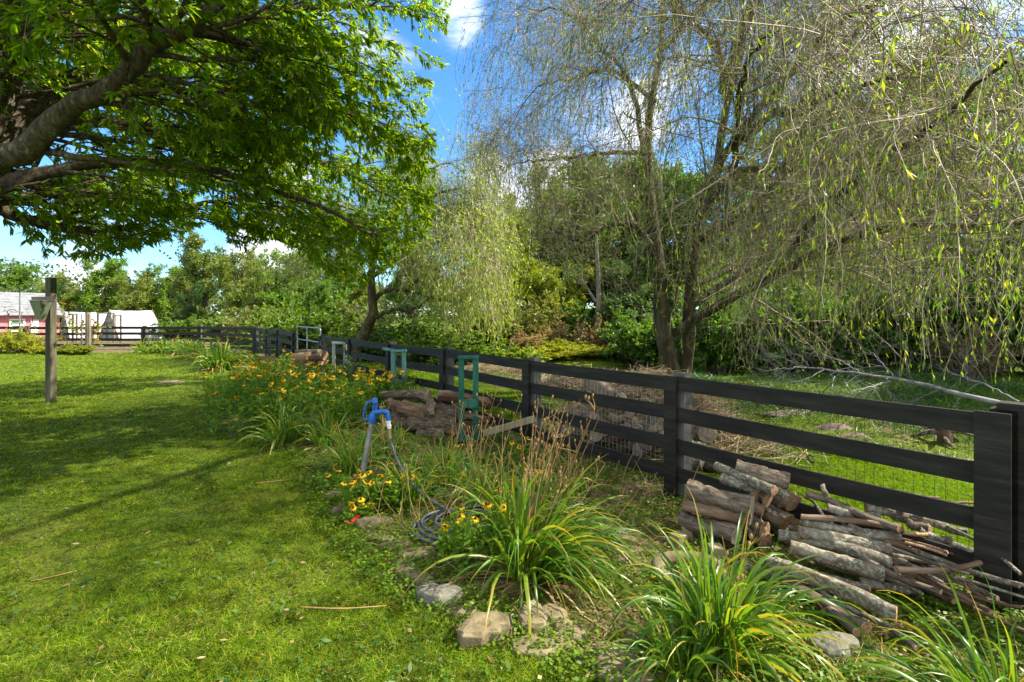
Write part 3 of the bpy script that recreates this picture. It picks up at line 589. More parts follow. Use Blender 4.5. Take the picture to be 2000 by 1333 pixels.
    def vis(Pq): w_ = Pq[:, -1]+o; return (w_[:, 1] > 0) & (614-(w_[:, 2]-EYE)/w_[:, 1]*1000 > -60)
    v3 = vis(P3); twig_leaves(rg, mb, P3[v3], 13, .092, .0135, ang=.75, down=.22, k=5, t0=.3); twig_leaves(rg, mb, P3[~v3], 9, .19, .035, ang=.75, down=.2, t0=.3)
    tag(mb.build('crown', M['oakleaf'], root), None)
    print('near tree twigs', len(P1), len(P2), len(P3), v3.sum())
near_tree()

# ------------------------------------------------------------------ willows
def willow(label, name_loc, trunk, limbs, n1, n2, n3, L1, L2, Ld, leafL, seed, keepf=None, leaf='willowleaf', lm=7, twr=.0022, leaf_w=.12, hang=.55, p4L=.55, lm4=None):
    rg = np.random.default_rng(seed); o = V(name_loc)
    root = thing('willow_tree', label, 'tree', tuple(o))
    for t_ in trunk:
        mb = MB(); PP, RR = stackpaths([t_], 18); PP[:, 1:] += rg.normal(0, .015, PP[:, 1:].shape); tubes(mb, PP, RR, 16, lump=.035, seed=seed); mb.build('trunk', M['wbark'], root)
    PL, RL = stackpaths(limbs, 26); PL[:, 2:] += rg.normal(0, .02, PL[:, 2:].shape)
    for q in range(len(limbs)): mb = MB(); tubes(mb, PL[q:q+1], RL[q:q+1], 9, lump=.03, seed=q); mb.build('limb', M['wbark'], root)
    P1, R1 = spawn(rg, PL, RL, n1, L1, .8, k=12, t0=.12, wander=.13, trop=(0, 0, .25), tropk=(0, 0, -.035), rf=.35, tip=.25); R1 = np.clip(R1, .006, .03)
    P2, R2 = spawn(rg, P1, R1, n2, L2, .9, k=10, t0=.1, wander=.2, trop=(0, 0, .15), tropk=(0, 0, -.07), rf=.45, tip=.3); R2 = np.clip(R2, twr*1.2, .008)
    h = int(n3*hang); P3, R3 = spawn(rg, P2, R2, h, Ld, .7, k=12, t0=.15, wander=.13, tropk=(0, 0, -.32), rf=.5, tip=.5, Lvar=.6)
    P4, R4 = spawn(rg, P2, R2, n3-h, Ld*p4L, .9, k=11, t0=.05, wander=.22, tropk=(0, 0, -.05), rf=.5, tip=.5, Lvar=.7); cu = np.cumsum(np.cumsum(rg.normal(0, .010, (len(P4), 1, 3))*np.ones((1, 11, 1)), 1), 1)*Ld*p4L; P4 = P4+cu
    def fl(Pq, Rq):
        w_ = Pq+o; ok = (w_[:, :, 2] > .25).all(1)
        if keepf is not None: ok &= keepf(w_)
        ok |= w_[:, -1, 1] < -99
        return Pq[ok], Rq[ok]
    P1, R1 = fl(P1, R1); P2, R2 = fl(P2, R2); P3, R3 = fl(P3, R3); P4, R4 = fl(P4, R4)
    R3 = R3*0+twr; R4 = (twr*rg.choice([.8, 1.1, 1.7], len(R4), p=[.5, .35, .15]))[:, None]*np.linspace(1.2, .6, 11)[None]
    mb = MB(); tubes(mb, P1, R1, 5); tubes(mb, P2, R2, 3); mb.build('branches', M['wbark'] if False else M['twig'], root)
    mb = MB(); tubes(mb, P3, R3, 3); tubes(mb, P4, R4, 3); mb.build('twigs', M['twig'], root)
    mb = MB(); twig_leaves(rg, mb, P3, lm, leafL, leafL*leaf_w, ang=.5, down=.5, t0=.25); twig_leaves(rg, mb, P4, lm4 or max(1, lm//2), leafL, leafL*leaf_w, ang=.6, down=.5, t0=.3); mb.build('crown', M[leaf], root)
    print(label[:30], len(P1), len(P2), len(P3), len(P4))
    return root
def W(o, *pts): return [list(P(px, py, d)-V(o))+[r*.78] for (px, py, d, r) in pts]
o1 = tuple(P(1312, 760, 12.2)*V([1, 1, 0]))
wl_trunk = [W(o1, (1318, 775, 12.2, .36), (1312, 740, 12.2, .31), (1300, 670, 12.2, .27), (1292, 610, 12.2, .25), (1290, 540, 12.2, .2), (1270, 400, 12.4, .15), (1265, 250, 12.6, .12), (1290, 100, 12.8, .09), (1300, -100, 13, .05)),
            W(o1, (1335, 740, 12.4, .22), (1345, 640, 12.3, .2), (1350, 560, 12.2, .17), (1370, 400, 12.0, .14), (1400, 330, 11.8, .12), (1420, 200, 11.5, .1), (1460, 60, 11.2, .08), (1470, -120, 11, .05))]
wl_limbs = [W(o1, (1310, 655, 12.2, .14), (1400, 600, 11.3, .13), (1500, 545, 10.4, .12), (1620, 480, 9.4, .10), (1760, 440, 8.4, .08), (1900, 440, 7.4, .06), (2100, 430, 6.6, .03)),
            W(o1, (1345, 600, 12.2, .13), (1440, 540, 12.2, .12), (1560, 470, 12.4, .11), (1680, 400, 12.6, .09), (1850, 300, 12.8, .06), (2050, 250, 13, .03)),
            W(o1, (1360, 470, 12.1, .12), (1500, 380, 11.3, .11), (1600, 180, 10.4, .09), (1690, 40, 9.4, .07), (1800, -120, 8.8, .03)),
            W(o1, (1370, 390, 12.0, .12), (1430, 280, 11, .10), (1530, 160, 9.8, .09), (1650, 40, 8.6, .07), (1850, -60, 7.2, .03)),
            W(o1, (1280, 500, 12.3, .12), (1240, 440, 12, .09), (1180, 445, 11.6, .07), (1130, 470, 11.2, .05), (1060, 440, 10.8, .02)),
            W(o1, (1265, 330, 12.5, .10), (1230, 160, 12.3, .07), (1170, 90, 12, .05), (1110, 25, 11.6, .035), (1030, 20, 11.3, .015)),
            W(o1, (1280, 200, 12.6, .08), (1200, 140, 13, .06), (1130, 150, 13.4, .04), (1040, 180, 13.8, .02), (980, 290, 14, .01)),
            W(o1, (1270, 300, 12.5, .09), (1180, 300, 12.2, .06), (1090, 310, 12, .04), (1000, 320, 11.8, .015)),
            W(o1, (1420, 200, 11.5, .10), (1400, 90, 10.2, .08), (1340, 30, 8.8, .06), (1300, -60, 7.6, .03)),
            W(o1, (1400, 320, 11.8, .10), (1480, 240, 10, .09), (1560, 210, 8.2, .07), (1640, 180, 6.6, .05), (1750, 150, 5.4, .02)),
            W(o1, (1400, 330, 11.8, .11), (1560, 330, 10.2, .09), (1700, 300, 8.6, .07), (1850, 260, 7.0, .05), (2000, 200, 6, .02)),
            W(o1, (1290, 100, 12.8, .09), (1400, 0, 13.6, .07), (1560, -60, 14.4, .05), (1750, -80, 15, .02)),
            W(o1, (1350, 560, 12.2, .10), (1480, 500, 13.2, .09), (1650, 420, 14.4, .07), (1850, 380, 15.5, .04), (2050, 380, 16.5, .02)),
            [[.6, -1.5, 6.5, .10], [.4, -4.5, 8.2, .08], [.2, -6.8, 8.8, .05], [-.4, -8.4, 8.6, .02]], [[-.5, -2.0, 7.5, .09], [-1.6, -4.2, 8.6, .06], [-2.4, -6.4, 8.4, .03]],
            W(o1, (1355, 430, 12, .1), (1420, 350, 9.8, .08), (1440, 260, 7.6, .06), (1450, 150, 6.0, .04), (1500, 60, 5.0, .02)),
            W(o1, (1500, 545, 10.4, .09), (1600, 420, 8.6, .08), (1700, 330, 6.9, .06), (1830, 240, 5.4, .04), (1960, 120, 4.4, .02))]
def kf(w_):
    q = w_[:, -1]; px = 1000+q[:, 0]/np.maximum(q[:, 1], .1)*1000; py = 614-(q[:, 2]-EYE)/np.maximum(q[:, 1], .1)*1000
    low = np.interp(px, [880, 960, 1050, 1150, 1250, 1400, 1500, 1750, 2000], [340, 420, 560, 600, 650, 800, 770, 800, 770])
    ph = .5+.5*np.sin(q[:, 0]*37.7+q[:, 1]*91.3)
    return (w_[:, :, 1] > 2.7).all(1) & ~((q[:, 1] < 9.5) & ((px > 2050) | (py < -60)) & (q[:, 0]-1.03*q[:, 2] > -1.4)) & (px > 900-15*ph) & (py < low-70*ph)
willow('tall sparse willow with bare grey twigs filling the right half above the fence', o1, wl_trunk, wl_limbs, 16, 8, 9, 2.7, 1.4, 1.6, .088, 21, kf, lm=8, lm4=2, hang=.34, twr=.003, leaf_w=.09, p4L=.62)
# the leaning pale green willow in the middle
o2 = tuple(P(705, 672, 20)*V([1, 1, 0]))
t2 = [W(o2, (690, 700, 20, .34), (712, 650, 20, .28), (728, 615, 20, .24), (727, 570, 20, .2), (728, 520, 20, .16), (750, 450, 20, .12), (790, 380, 20, .08), (820, 320, 20, .05))]
l2 = [W(o2, (735, 620, 20, .12), (770, 605, 20, .09), (810, 603, 19.8, .06), (850, 570, 19.6, .04)),
      W(o2, (727, 590, 20, .14), (745, 572, 20, .12), (790, 566, 20, .10), (840, 580, 20, .07), (890, 586, 20, .05), (960, 560, 20.5, .02)),
      W(o2, (728, 540, 20, .12), (790, 500, 20, .1), (860, 470, 20.5, .07), (930, 440, 21, .05), (1000, 430, 21.5, .02)),
      W(o2, (735, 500, 20, .12), (800, 420, 20.5, .1), (880, 370, 21, .07), (950, 390, 21.6, .03)),
      W(o2, (760, 440, 20, .1), (820, 350, 20, .07), (870, 320, 20, .04), (910, 340, 20, .02)),
      W(o2, (745, 460, 20, .1), (800, 400, 21.5, .08), (860, 400, 23, .05), (940, 440, 24, .02)),
      W(o2, (728, 560, 20, .1), (680, 530, 20.5, .07), (620, 520, 21, .04), (560, 540, 21.5, .02)),
      W(o2, (735, 500, 20, .1), (690, 440, 20.5, .07), (640, 420, 21, .04)),
      W(o2, (790, 566, 20, .09), (860, 520, 19, .07), (920, 500, 18, .04), (980, 520, 17.4, .02))]
M['willowpale'] = leafmat('pale_willow_leaf', [(.12, .22, .01), (.22, .33, .02), (.33, .38, .05)], tr=.45, tcol=1.8)
def kf2(w_):
    q = w_[:, -1]; px = 1000+q[:, 0]/q[:, 1]*1000; py = 614-(q[:, 2]-EYE)/q[:, 1]*1000
    ph = .5+.5*np.sin(q[:, 0]*37.7+q[:, 1]*91.3); low = np.interp(px, [560, 700, 780, 850, 900, 980, 1010], [600, 560, 590, 650, 695, 690, 650])
    return (px < 1020-40*ph) & (py < low-60*ph)
willow('leaning pale green willow with a curtain of hanging strands in the middle distance', o2, t2, l2, 10, 7, 11, 2.6, 1.5, 2.4, .16, 22, kf2, leaf='willowpale', lm=9, twr=.0045, leaf_w=.13, hang=.7)

# ------------------------------------------------------------------ trees of the wood behind
def make_tree(name, H, Rc, cols, seed, lq=9000, leaf=.3, shape=1.0, trunk_h=.25, dead=False, cat='tree', tr=.35, bark='bark', lean=0):
    """one tree: tapered trunk, limbs and a crown of leaf-sized faces; returns its root"""
    rg = np.random.default_rng(seed); root = bpy.data.objects.new(name, None); COL.objects.link(root); root.empty_display_size = .2; root['category'] = cat
    tp = V([[0, 0, -.3, .028*H], [.02*H+lean*.2, .01*H, .3*H, .020*H], [-.01*H+lean*.5, .01*H, .6*H, .012*H], [.01*H+lean, 0, .93*H, .003*H]])
    PP, RR = stackpaths([tp], 20); PP[:, 2:] += rg.normal(0, .008*H, PP[:, 2:].shape)
    mb = MB(); tubes(mb, PP, RR, 9, lump=.03)
    P1, R1 = spawn(rg, PP, RR, 26, Rc*1.05, 1.0*shape, k=9, t0=trunk_h*.5, wander=.12, trop=(0, 0, .15), tropk=(0, 0, .02), rf=.45, tip=.2, Lvar=.4)
    tubes(mb, P1, R1, 5); mb.build('trunk', M[bark], root)
    P2, R2 = spawn(rg, P1, R1, 7, Rc*.45, .8, k=6, t0=.25, wander=.2, rf=.5, tropk=(0, 0, .03))
    P3, R3 = spawn(rg, P2, R2, 5, Rc*.22, .8, k=4, t0=.3, wander=.2, rf=.5)
    mb = MB(); nz_ = len(P3); mm = max(1, int(lq/nz_)); N = nz_*mm; pi = np.repeat(np.arange(nz_), mm)
    c = P3[pi, rg.integers(1, 4, N)]+rg.normal(0, Rc*.035, (N, 3)); d = nrm(rg.normal(size=(N, 3))+V([0, 0, -.2])); s = nrm(np.cross(d, rg.normal(size=(N, 3))))
    leaf_quads(mb, c, d, s, leaf*rg.uniform(.6, 1.3, N), leaf*.3); mb.build('crown', leafmat(name+'_leaf', cols, tr=tr, tcol=1.5, hue=.012), root)
    return root
def place(src, spots, group, first=[]):
    used = src.name in first
    for q, (x, y, s, lab) in enumerate(spots):
        o = src if q == 0 else copy_tree(src)
        o.location = (x, y, terrain(x, y)-.1); o.rotation_euler = (0, 0, (x*7.3+y*3.1+q) % 6.28); o.scale = (s*(.92+.16*((x*3.7) % 1)), s, s*(.92+.16*((y*2.3) % 1)))
        o['label'] = lab; o['group'] = group
GW = 'trees of the wood behind the fence'
A_ = make_tree('maple_tree', 9, 3.6, [(.06, .15, .012), (.10, .20, .015), (.17, .27, .022)], 1, 24000, .24)
B_ = make_tree('oak_tree', 9, 3.9, [(.10, .16, .025), (.16, .22, .035), (.26, .28, .06)], 2, 24000, .24, shape=1.1)
C_ = make_tree('dark_tree', 11, 3.8, [(.05, .12, .012), (.085, .17, .016), (.16, .25, .025)], 3, 30000, .20)
D_ = make_tree('yellowing_tree', 8, 2.9, [(.16, .25, .012), (.26, .33, .02), (.34, .32, .04)], 4, 20000, .2, bark='wbark')
E_ = make_tree('cedar_tree', 9, 2.6, [(.035, .09, .02), (.07, .14, .03)], 6, 26000, .16, shape=1.35, trunk_h=.08)
def tx(px, d): return (px-1000)/1000*d
def TW(px, py, d, H): return (tx(px, d), d, (EYE+(614-py)/1000*d)/H)       # tree whose top shows at (px,py)
place(A_, [TW(205, 520, 66, 9.2)+('bright green round tree above the right white tent',), TW(20, 528, 72, 9.2)+('green tree over the ridge of the pink shed',), TW(330, 530, 62, 9.2)+('green tree left of the tallest crown of the far treeline',), TW(560, 500, 44, 9.2)+('grey green tree at the right end of the far treeline',),
           TW(620, 560, 36, 9.2)+('small bushy green tree behind the tube gate',), TW(1120, 400, 38, 9.2)+('green tree behind the yellow crown',), TW(1250, 330, 40, 9.2)+('tall green tree seen through the willow top',)], GW)
place(B_, [TW(265, 535, 60, 9.2)+('yellow tinged oak behind the right white tent',), TW(110, 545, 64, 9.2)+('olive oak behind the tall post',), TW(400, 492, 56, 9.2)+('broad olive crown of the far treeline, tallest of them',), TW(470, 520, 50, 9.2)+('pale olive oak right of the tallest far crown',),
           TW(520, 540, 46, 9.2)+('low olive oak just above the far fence corner',), TW(-60, 535, 70, 9.2)+('olive oak at the left picture edge behind the shed',), TW(680, 510, 46, 9.2)+('olive oak behind the leaning willow trunk',)], GW)
place(C_, [TW(1060, 345, 34, 11.2)+('dark tree right of the yellow crown',), TW(1180, 330, 36, 11.2)+('dark green tree between yellow crown and willow trunk',), TW(1420, 330, 31, 11.2)+('dark tree behind the willow trunk',), TW(1560, 210, 30, 11.2)+('tall dark tree seen through the upper willow twigs',), TW(1700, 150, 28, 11.2)+('tallest dark tree of the right wood',),
           TW(1850, 170, 26, 11.2)+('dark tree near the right picture edge',), TW(2020, 200, 25, 11.2)+('dark tree cut by the right picture edge',), TW(810, 480, 42, 11.2)+('dark tree behind the pale willow curtain',), TW(2150, 250, 26, 11.2)+('dark tree just past the right picture edge',), (17.5, 11.5, .85, 'dark tree outside the right edge that shades the bank'), (19, 15.5, .95, 'taller dark tree outside the right edge above the bank'), TW(1320, 360, 36, 11.2)+('dark tree right behind the willow trunk fork',)], GW)
place(D_, [TW(975, 425, 29, 8.2)+('yellow green tree beside the pale willow curtain',), TW(1035, 500, 31, 8.2)+('smaller yellow green tree behind the herb bank',), TW(1130, 520, 34, 8.2)+('yellowing sapling behind the slim bare trunk',)], GW)
place(E_, [TW(90, 548, 58, 9.2)+('dark cedar behind the tall post',), TW(370, 560, 50, 9.2)+('dark cedar behind the right white tent back',), TW(1240, 450, 27, 9.2)+('feathery cedar left of the willow trunk',), TW(1620, 430, 22, 9.2)+('low dark cedar under the willow limb',), TW(1900, 420, 21, 9.2)+('low dark cedar at the right under the willow twigs',)], GW)
# slim bare trunks in the wood
def slim(label, px0, py0, px1, py1, d, r, fork=None):
    a, b_ = P(px0, py0, d), P(px1, py1, d); o = V([a[0], a[1], terrain(a[0], a[1])]); root = thing('slim_tree', label, 'tree', tuple(o), group='slim trunks among the wood')
    pp = V([[0, 0, -.1, r], list((b_-o)*.5+V([.1, 0, 0]))+[r*.8], list(b_-o)+[r*.4]]); mb = MB(); PP, RR = stackpaths([pp], 14); tubes(mb, PP, RR, 9, lump=.03); mb.build('trunk', M['slimbark'], root)
    if fork:
        f1 = P(*fork[0], d)-o; f2 = P(*fork[1], d)-o; mb = MB(); PP, RR = stackpaths([[list(f1)+[r*.5], list((f1+f2)/2+V([0, 0, .15]))+[r*.4], list(f2)+[r*.2]]], 10); tubes(mb, PP, RR, 7); mb.build('limb', M['slimbark'], root)
    rg = np.random.default_rng(int(px0)); P1, R1 = spawn(rg, PP[:, 3:], RR[:, 3:], 10, 1.4, .9, k=6, wander=.2, rf=.4); mb = MB(); tubes(mb, P1, R1, 4); mb.build('branches', M['slimbark'], root)
    P2, R2 = spawn(rg, P1, R1, 5, .6, .8, k=5, wander=.2); mb = MB(); twig_leaves(rg, mb, P2, 8, .16, .03); mb.build('crown', bpy.data.materials['maple_tree_leaf'], root)
M['slimbark'] = solid('slim_bark', [(.10, .085, .075), (.22, .19, .165), (.3, .27, .24)], 7, .9, .6, stretch=(1, 1, .3))
slim('slim grey forked trunk standing above the herb bank', 1168, 640, 1163, 440, 27, .17, ((1164, 590), (1118, 530)))
slim('thin pale trunk deep in the wood right of the willow', 1430, 650, 1440, 400, 24, .12)
slim('thin grey trunk behind the fallen branch', 1700, 660, 1715, 420, 20, .10)

# ------------------------------------------------------------------ bushes of the understorey
def make_bush(name, Rb, Hb, cols, seed, nq=7000, leaf=.12, tr=.4, spiky=0, lw=.3):
    rg = np.random.default_rng(seed); root = bpy.data.objects.new(name, None); COL.objects.link(root); root.empty_display_size = .2; root['category'] = 'bush'
    n_ = 60; a = rg.uniform(0, 6.28, n_); b0 = np.stack([np.cos(a)*Rb*.25*rg.random(n_), np.sin(a)*Rb*.25*rg.random(n_), np.zeros(n_)], 1); d = nrm(np.stack([np.cos(a)*rg.uniform(.1, 1, n_), np.sin(a)*rg.uniform(.1, 1, n_), rg.uniform(.6, 1.3, n_)], 1))
    ln = Hb*rg.uniform(.55, 1.15, n_)*np.where(d[:, 2] > .6, 1, .9); k = 7; pth = [b0]
    for q in range(k-1): d = nrm(d+rg.normal(0, .1, d.shape)+V([0, 0, -.05])); pth.append(pth[-1]+d*(ln/(k-1))[:, None]*V([Rb/Hb*1.0, Rb/Hb*1.0, 1]))
    P1 = np.stack(pth, 1); R1 = np.full((n_, 1), .012)*np.linspace(1, .3, k)[None]; mb = MB(); tubes(mb, P1, R1, 4); P2, R2 = spawn(rg, P1, R1, 6, Hb*.3, .7, k=5, t0=.2, wander=.15, tropk=(0, 0, spiky)); tubes(mb, P2, R2, 3); mb.build('stems', M['slimbark'], root)
    mb = MB(); mm = max(1, nq//len(P2)); twig_leaves(rg, mb, P2, mm, leaf, leaf*lw, ang=.8, down=.05, t0=.05, var=.4, flat=.7); mb.build('foliage', leafmat(name+'_leaf', cols, tr=tr, hue=.015), root); return root
GB = 'bushes of the bank behind the fence'
rb = random.Random(4)
b1 = make_bush('green_bush', 1.3, 1.4, [(.07, .14, .015), (.12, .21, .02), (.19, .27, .03)], 1, 9000, .13)
b2 = make_bush('olive_bush', 1.3, 1.5, [(.08, .14, .02), (.15, .19, .04), (.24, .22, .09)], 2, 6000, .12)
b3 = make_bush('dark_bush', 1.4, 1.5, [(.04, .12, .018), (.08, .18, .025), (.15, .26, .035)], 3, 9000, .12)
b4 = make_bush('goldenrod_clump', .8, .85, [(.16, .22, .012), (.25, .29, .018), (.33, .32, .025)], 4, 8000, .11, spiky=.12, lw=.16)
b5 = make_bush('dry_bush', 1.2, 1.4, [(.20, .13, .07), (.28, .2, .12), (.14, .14, .05)], 5, 3500, .10)
def bplace(src, spots):
    for q, (px, pt, d, wid, lab) in enumerate(spots):
        o = src if q == 0 else copy_tree(src); x = tx(px, d); zt = EYE+(614-pt)/1000*d; z0 = terrain(x, d); Hh = {'g': 1.5, 'o': 1.6, 'd': 1.65, 'y': 1.0}.get(src.name[0], 1.5)
        sz = (zt-z0)/Hh; o.location = (x, d, z0); o.rotation_euler = (0, 0, (px*1.7) % 6.28); o.scale = (wid, wid, sz); o['label'] = lab; o['group'] = GB
bplace(b1, [(530, 602, 28, 1.3, 'light green bush just right of the far fence corner'), (590, 605, 26, 1.4, 'green bush behind the tube gate'), (640, 598, 25, 1.3, 'green bush left of the leaning willow trunk'), (775, 628, 23, 1.4, 'green bush right of the leaning willow trunk'), (850, 622, 24, 1.5, 'green bush at the left foot of the willow curtain'), (560, 590, 34, 1.6, 'pale green bush above the short fence section'),
            (820, 655, 20, 1.1, 'low green bush in front of the willow curtain'), (910, 660, 19, 1.2, 'low green bush above the second firewood stand'), (1320, 640, 24, 1.3, 'green bush behind the willow trunk'), (455, 612, 36, 1.8, 'green bush beyond the back fence near the corner'), (730, 650, 21, 1.1, 'low green bush hiding the willow foot'), (350, 618, 40, 2, 'low green bush right of the white tents'), (680, 640, 22, 1.2, 'low green bush above the pale firewood stand'), (990, 668, 20, 1.1, 'low green bush above the brush pile')])
bplace(b2, [(500, 600, 32, 1.6, 'olive bush behind the far fence corner'), (950, 590, 26, 1.5, 'tawny olive bush between willow curtain and yellow tree'), (1010, 600, 27, 1.6, 'tawny bush under the yellow green tree'), (700, 590, 27, 1.7, 'olive bush behind the leaning willow trunk'), (1060, 570, 30, 1.8, 'tall olive bush right of the yellow tree')])
bplace(b3, [(1130, 640, 28, 1.3, 'dark green bush below the slim forked trunk'), (1200, 632, 27.5, 1.3, 'dark green bush right of the slim forked trunk'), (1260, 600, 22, 1.4, 'dark bush left of the willow trunk'), (1400, 560, 19, 1.5, 'dark bush right of the willow trunk'), (1500, 540, 18.5, 1.6, 'dark bush behind the thin end of the fallen branch'), (1600, 520, 18, 1.6, 'dark bush behind the middle of the fallen branch'), (1710, 530, 17.5, 1.6, 'dark bush behind the fork of the fallen branch'),
            (1820, 520, 17, 1.6, 'dark bush behind the thick end of the fallen branch'), (1930, 530, 16.5, 1.6, 'dark bush above the end post of the fence'), (2050, 530, 16, 1.6, 'dark bush cut by the right picture edge'), (1450, 480, 23, 2.2, 'taller dark bush deep in the wood right of the willow'), (1650, 440, 23, 2.4, 'tall dark bush deep in the wood'), (1860, 440, 22, 2.4, 'tall dark bush deep in the right wood'), (1180, 580, 29, 1.8, 'dark bush deep behind the slim forked trunk'), (620, 540, 40, 2.4, 'dark bush in the treeline behind the gate')])
bplace(b4, [(x_, y_-6, d_, 1.5, l_) for (x_, y_, d_, l_) in [(1010, 682, 20.5, 'yellow green herb clump at the left of the herb bank'), (1050, 672, 22.3, 'yellow green herb clump above the second fence post'), (1090, 666, 22.8, 'yellow green herb clump in the middle of the herb bank'), (1130, 668, 23, 'yellow green herb clump below the slim forked trunk'), (1170, 668, 23.2, 'yellow green herb clump at the pond edge'), (1210, 676, 23.4, 'yellow green herb clump right end of the herb bank'), (1070, 652, 25, 'tall yellow herb clump at the back of the bank'), (1120, 655, 25.5, 'tall yellow herb clump under the dark bush'), (965, 672, 20, 'yellow herb clump under the willow curtain')]])
bplace(b5, [(1080, 615, 27, 1.2, 'dry brown bush behind the herb bank'), (1030, 640, 25, 1.1, 'dry brown bush left of the herb bank'), (1160, 610, 26, 1.1, 'dry brown bush under the slim forked trunk'), (1890, 600, 14.5, 1.0, 'dry brown bush right behind the fallen branch')])
# tall weeds on the bank at the right, shade put into their dark colour
rg = np.random.default_rng(31); M['bankgrass'] = leafmat('bank_grass', [(.02, .07, .015), (.05, .12, .02), (.10, .18, .035)], tr=.35)
x, y = vis_sample(rg, 160000, 6.5, 34, 1.2); s = fence_s(x, y); d_ = np.sin(x*1.3+1.7*np.sin(y*.9))*np.sin(y*1.1+x*.5); q = (s > 3.6) & ~(((x-4.5)/6.3)**2+((y-19.3)/2.8)**2 < 1) & (rg.random(len(x)) < .6+.4*d_) & ~((s < 7) & (x < 3.4) & (y < 15))
mb = MB(); blades(mb, rg, x[q], y[q], (.14+.26*rg.random(q.sum()))*(.7+.5*d_[q]), np.maximum(.004, y[q]*.0009), 3, .5)
tag(mb.build('bank_weeds', M['bankgrass']), 'rank green weeds on the shaded bank beyond the fence', 'weeds', kind='stuff')

# the far wood that closes the view
rg = np.random.default_rng(9); N = 110000; x = rg.uniform(-130, 110, N); y = 84+rg.normal(0, 5, N)-np.abs(x)*.12; top = 7.8+2.2*np.sin(x*.13)+1.6*np.sin(x*.41+1)+1.0*np.sin(x*1.1)+np.clip(x+10, 0, 30)*.12
c = np.stack([x, y, terrain(x, y)*1+top*rg.random(N)**.7], 1); d = nrm(rg.normal(size=(N, 3))); sd = nrm(np.cross(d, rg.normal(size=(N, 3)))); mb = MB(); leaf_quads(mb, c, d, sd, rg.uniform(.35, .75, N), .17)
tag(mb.build('far_woods', leafmat('far_woods_leaf', [(.06, .11, .03), (.09, .14, .04), (.13, .17, .06)], tr=.3)), 'far wooded edge behind the fields reading as one green mass', 'woods', kind='stuff')
# ------------------------------------------------------------------ stones
M['stone'] = solid('sandstone', [(.07, .055, .028), (.16, .13, .07), (.26, .215, .125)], 9, .9, .7, bdist=.015, lichen=((.16, .17, .09), 9, .58))
M['greystone'] = solid('grey_stone', [(.07, .07, .05), (.14, .135, .105), (.22, .21, .165)], 9, .9, .7, bdist=.015, lichen=((.12, .14, .07), 9, .6))
M['dullstone'] = solid('mossy_slab', [(.05, .05, .03), (.11, .10, .065), (.17, .155, .11)], 6, .95, .8, bdist=.02, lichen=((.07, .10, .02), 8, .52))
def stone(px, py, rx, ry, h, rot, label, mat='stone', seed=0, name='stone', group='flat stones edging the flower bed', tilt=0):
    rg = np.random.default_rng(seed+int(px)); h *= .78; c = G(px, py, h*.5); n_ = 17; a = np.arange(n_)*2*math.pi/n_+rg.normal(0, .06, n_); rr = 1+.16*np.cos(a*2+rg.uniform(0, 6))+.10*np.cos(a*3+rg.uniform(0, 6))+rg.normal(0, .05, n_)
    cs, sn = math.cos(rot), math.sin(rot); v = []
    for (s_, z) in ((.98, -.04), (1.04, h*.35), (1.0, h*.72), (.90, h*.95), (.6, h*1.03), (.28, h*1.02)):
        x = np.cos(a)*rr*s_*rx; y = np.sin(a)*rr*s_*ry; v.append(np.stack([x*cs-y*sn, x*sn+y*cs, np.full(n_, z)+tilt*x+rg.normal(0, h*.05, n_)], 1)+rg.normal(0, .035*min(rx, ry), (n_, 3))*(s_ > .5)*V([1, 1, .6]))
    v = np.array(v).reshape(-1, 3); k = 6; i, j = np.meshgrid(np.arange(k-1), np.arange(n_), indexing='ij'); i = i.ravel(); j = j.ravel()
    mb = MB(); mb.add(v, np.stack([i*n_+j, i*n_+(j+1) % n_, (i+1)*n_+(j+1) % n_, (i+1)*n_+j], 1), smooth=False); mb.add(v[(k-1)*n_:], [list(range(n_))], smooth=False)
    o = mb.build(name, M[mat], loc=(c[0], c[1], terrain(c[0], c[1]))); m_ = o.modifiers.new('bevel', 'BEVEL'); m_.width = .006; m_.segments = 2
    return tag(o, label, 'stone', group)
stone(948, 1228, .155, .11, .12, .2, 'thick pointed tan stone under the overhanging daylily blades')
stone(858, 1158, .13, .10, .11, -.3, 'blocky grey stone in the bend of the bed edge', 'greystone')
stone(797, 1112, .16, .085, .05, -.8, 'long flat brown stone below the hose coil')
stone(815, 1078, .13, .08, .05, .4, 'flat pale stone touching the hose coil')
stone(745, 1048, .12, .06, .04, -.2, 'thin flat stone beyond the red nozzle')
stone(728, 1018, .14, .075, .09, .1, 'mossy stone beside the red nozzle')
stone(676, 990, .17, .06, .06, .9, 'long low stone at the foot of the blue hydrant')
stone(1042, 1212, .10, .11, .10, .1, 'upright tan stone behind the long daylily blades')
stone(1040, 1268, .10, .10, .05, .3, 'flat tan stone with blade shadows at the lawn edge')
stone(1112, 1240, .09, .09, .06, .5, 'small tan stone between daylily and lawn')
stone(1158, 1278, .09, .07, .05, .5, 'small dull stone left of the big flat stone')
stone(1212, 1306, .19, .13, .07, -.75, 'big flat pale stone at the bottom edge')
stone(1300, 1330, .10, .07, .05, .2, 'stone fragment at the bottom edge below the daylily')
stone(1195, 1040, .17, .06, .05, -.2, 'flat grey stone at the back of the daylily clump', 'greystone')
stone(1226, 1060, .09, .045, .06, -.1, 'small brick-like tan stone lying on the slab by the daylily')
stone(1222, 1078, .15, .06, .03, .1, 'wide thin slab under the brick-like stone')
stone(770, 1062, .10, .06, .05, .3, 'small tan stone between the mossy stone and the hose coil')
stone(828, 1132, .10, .07, .07, -.5, 'rough tan stone touching the long brown flat stone')
stone(905, 1192, .09, .06, .06, .1, 'small half buried stone between the grey block and the pointed tan stone')
stone(1085, 1262, .10, .07, .06, -.2, 'half buried tan stone under the tips of the long daylily blades')
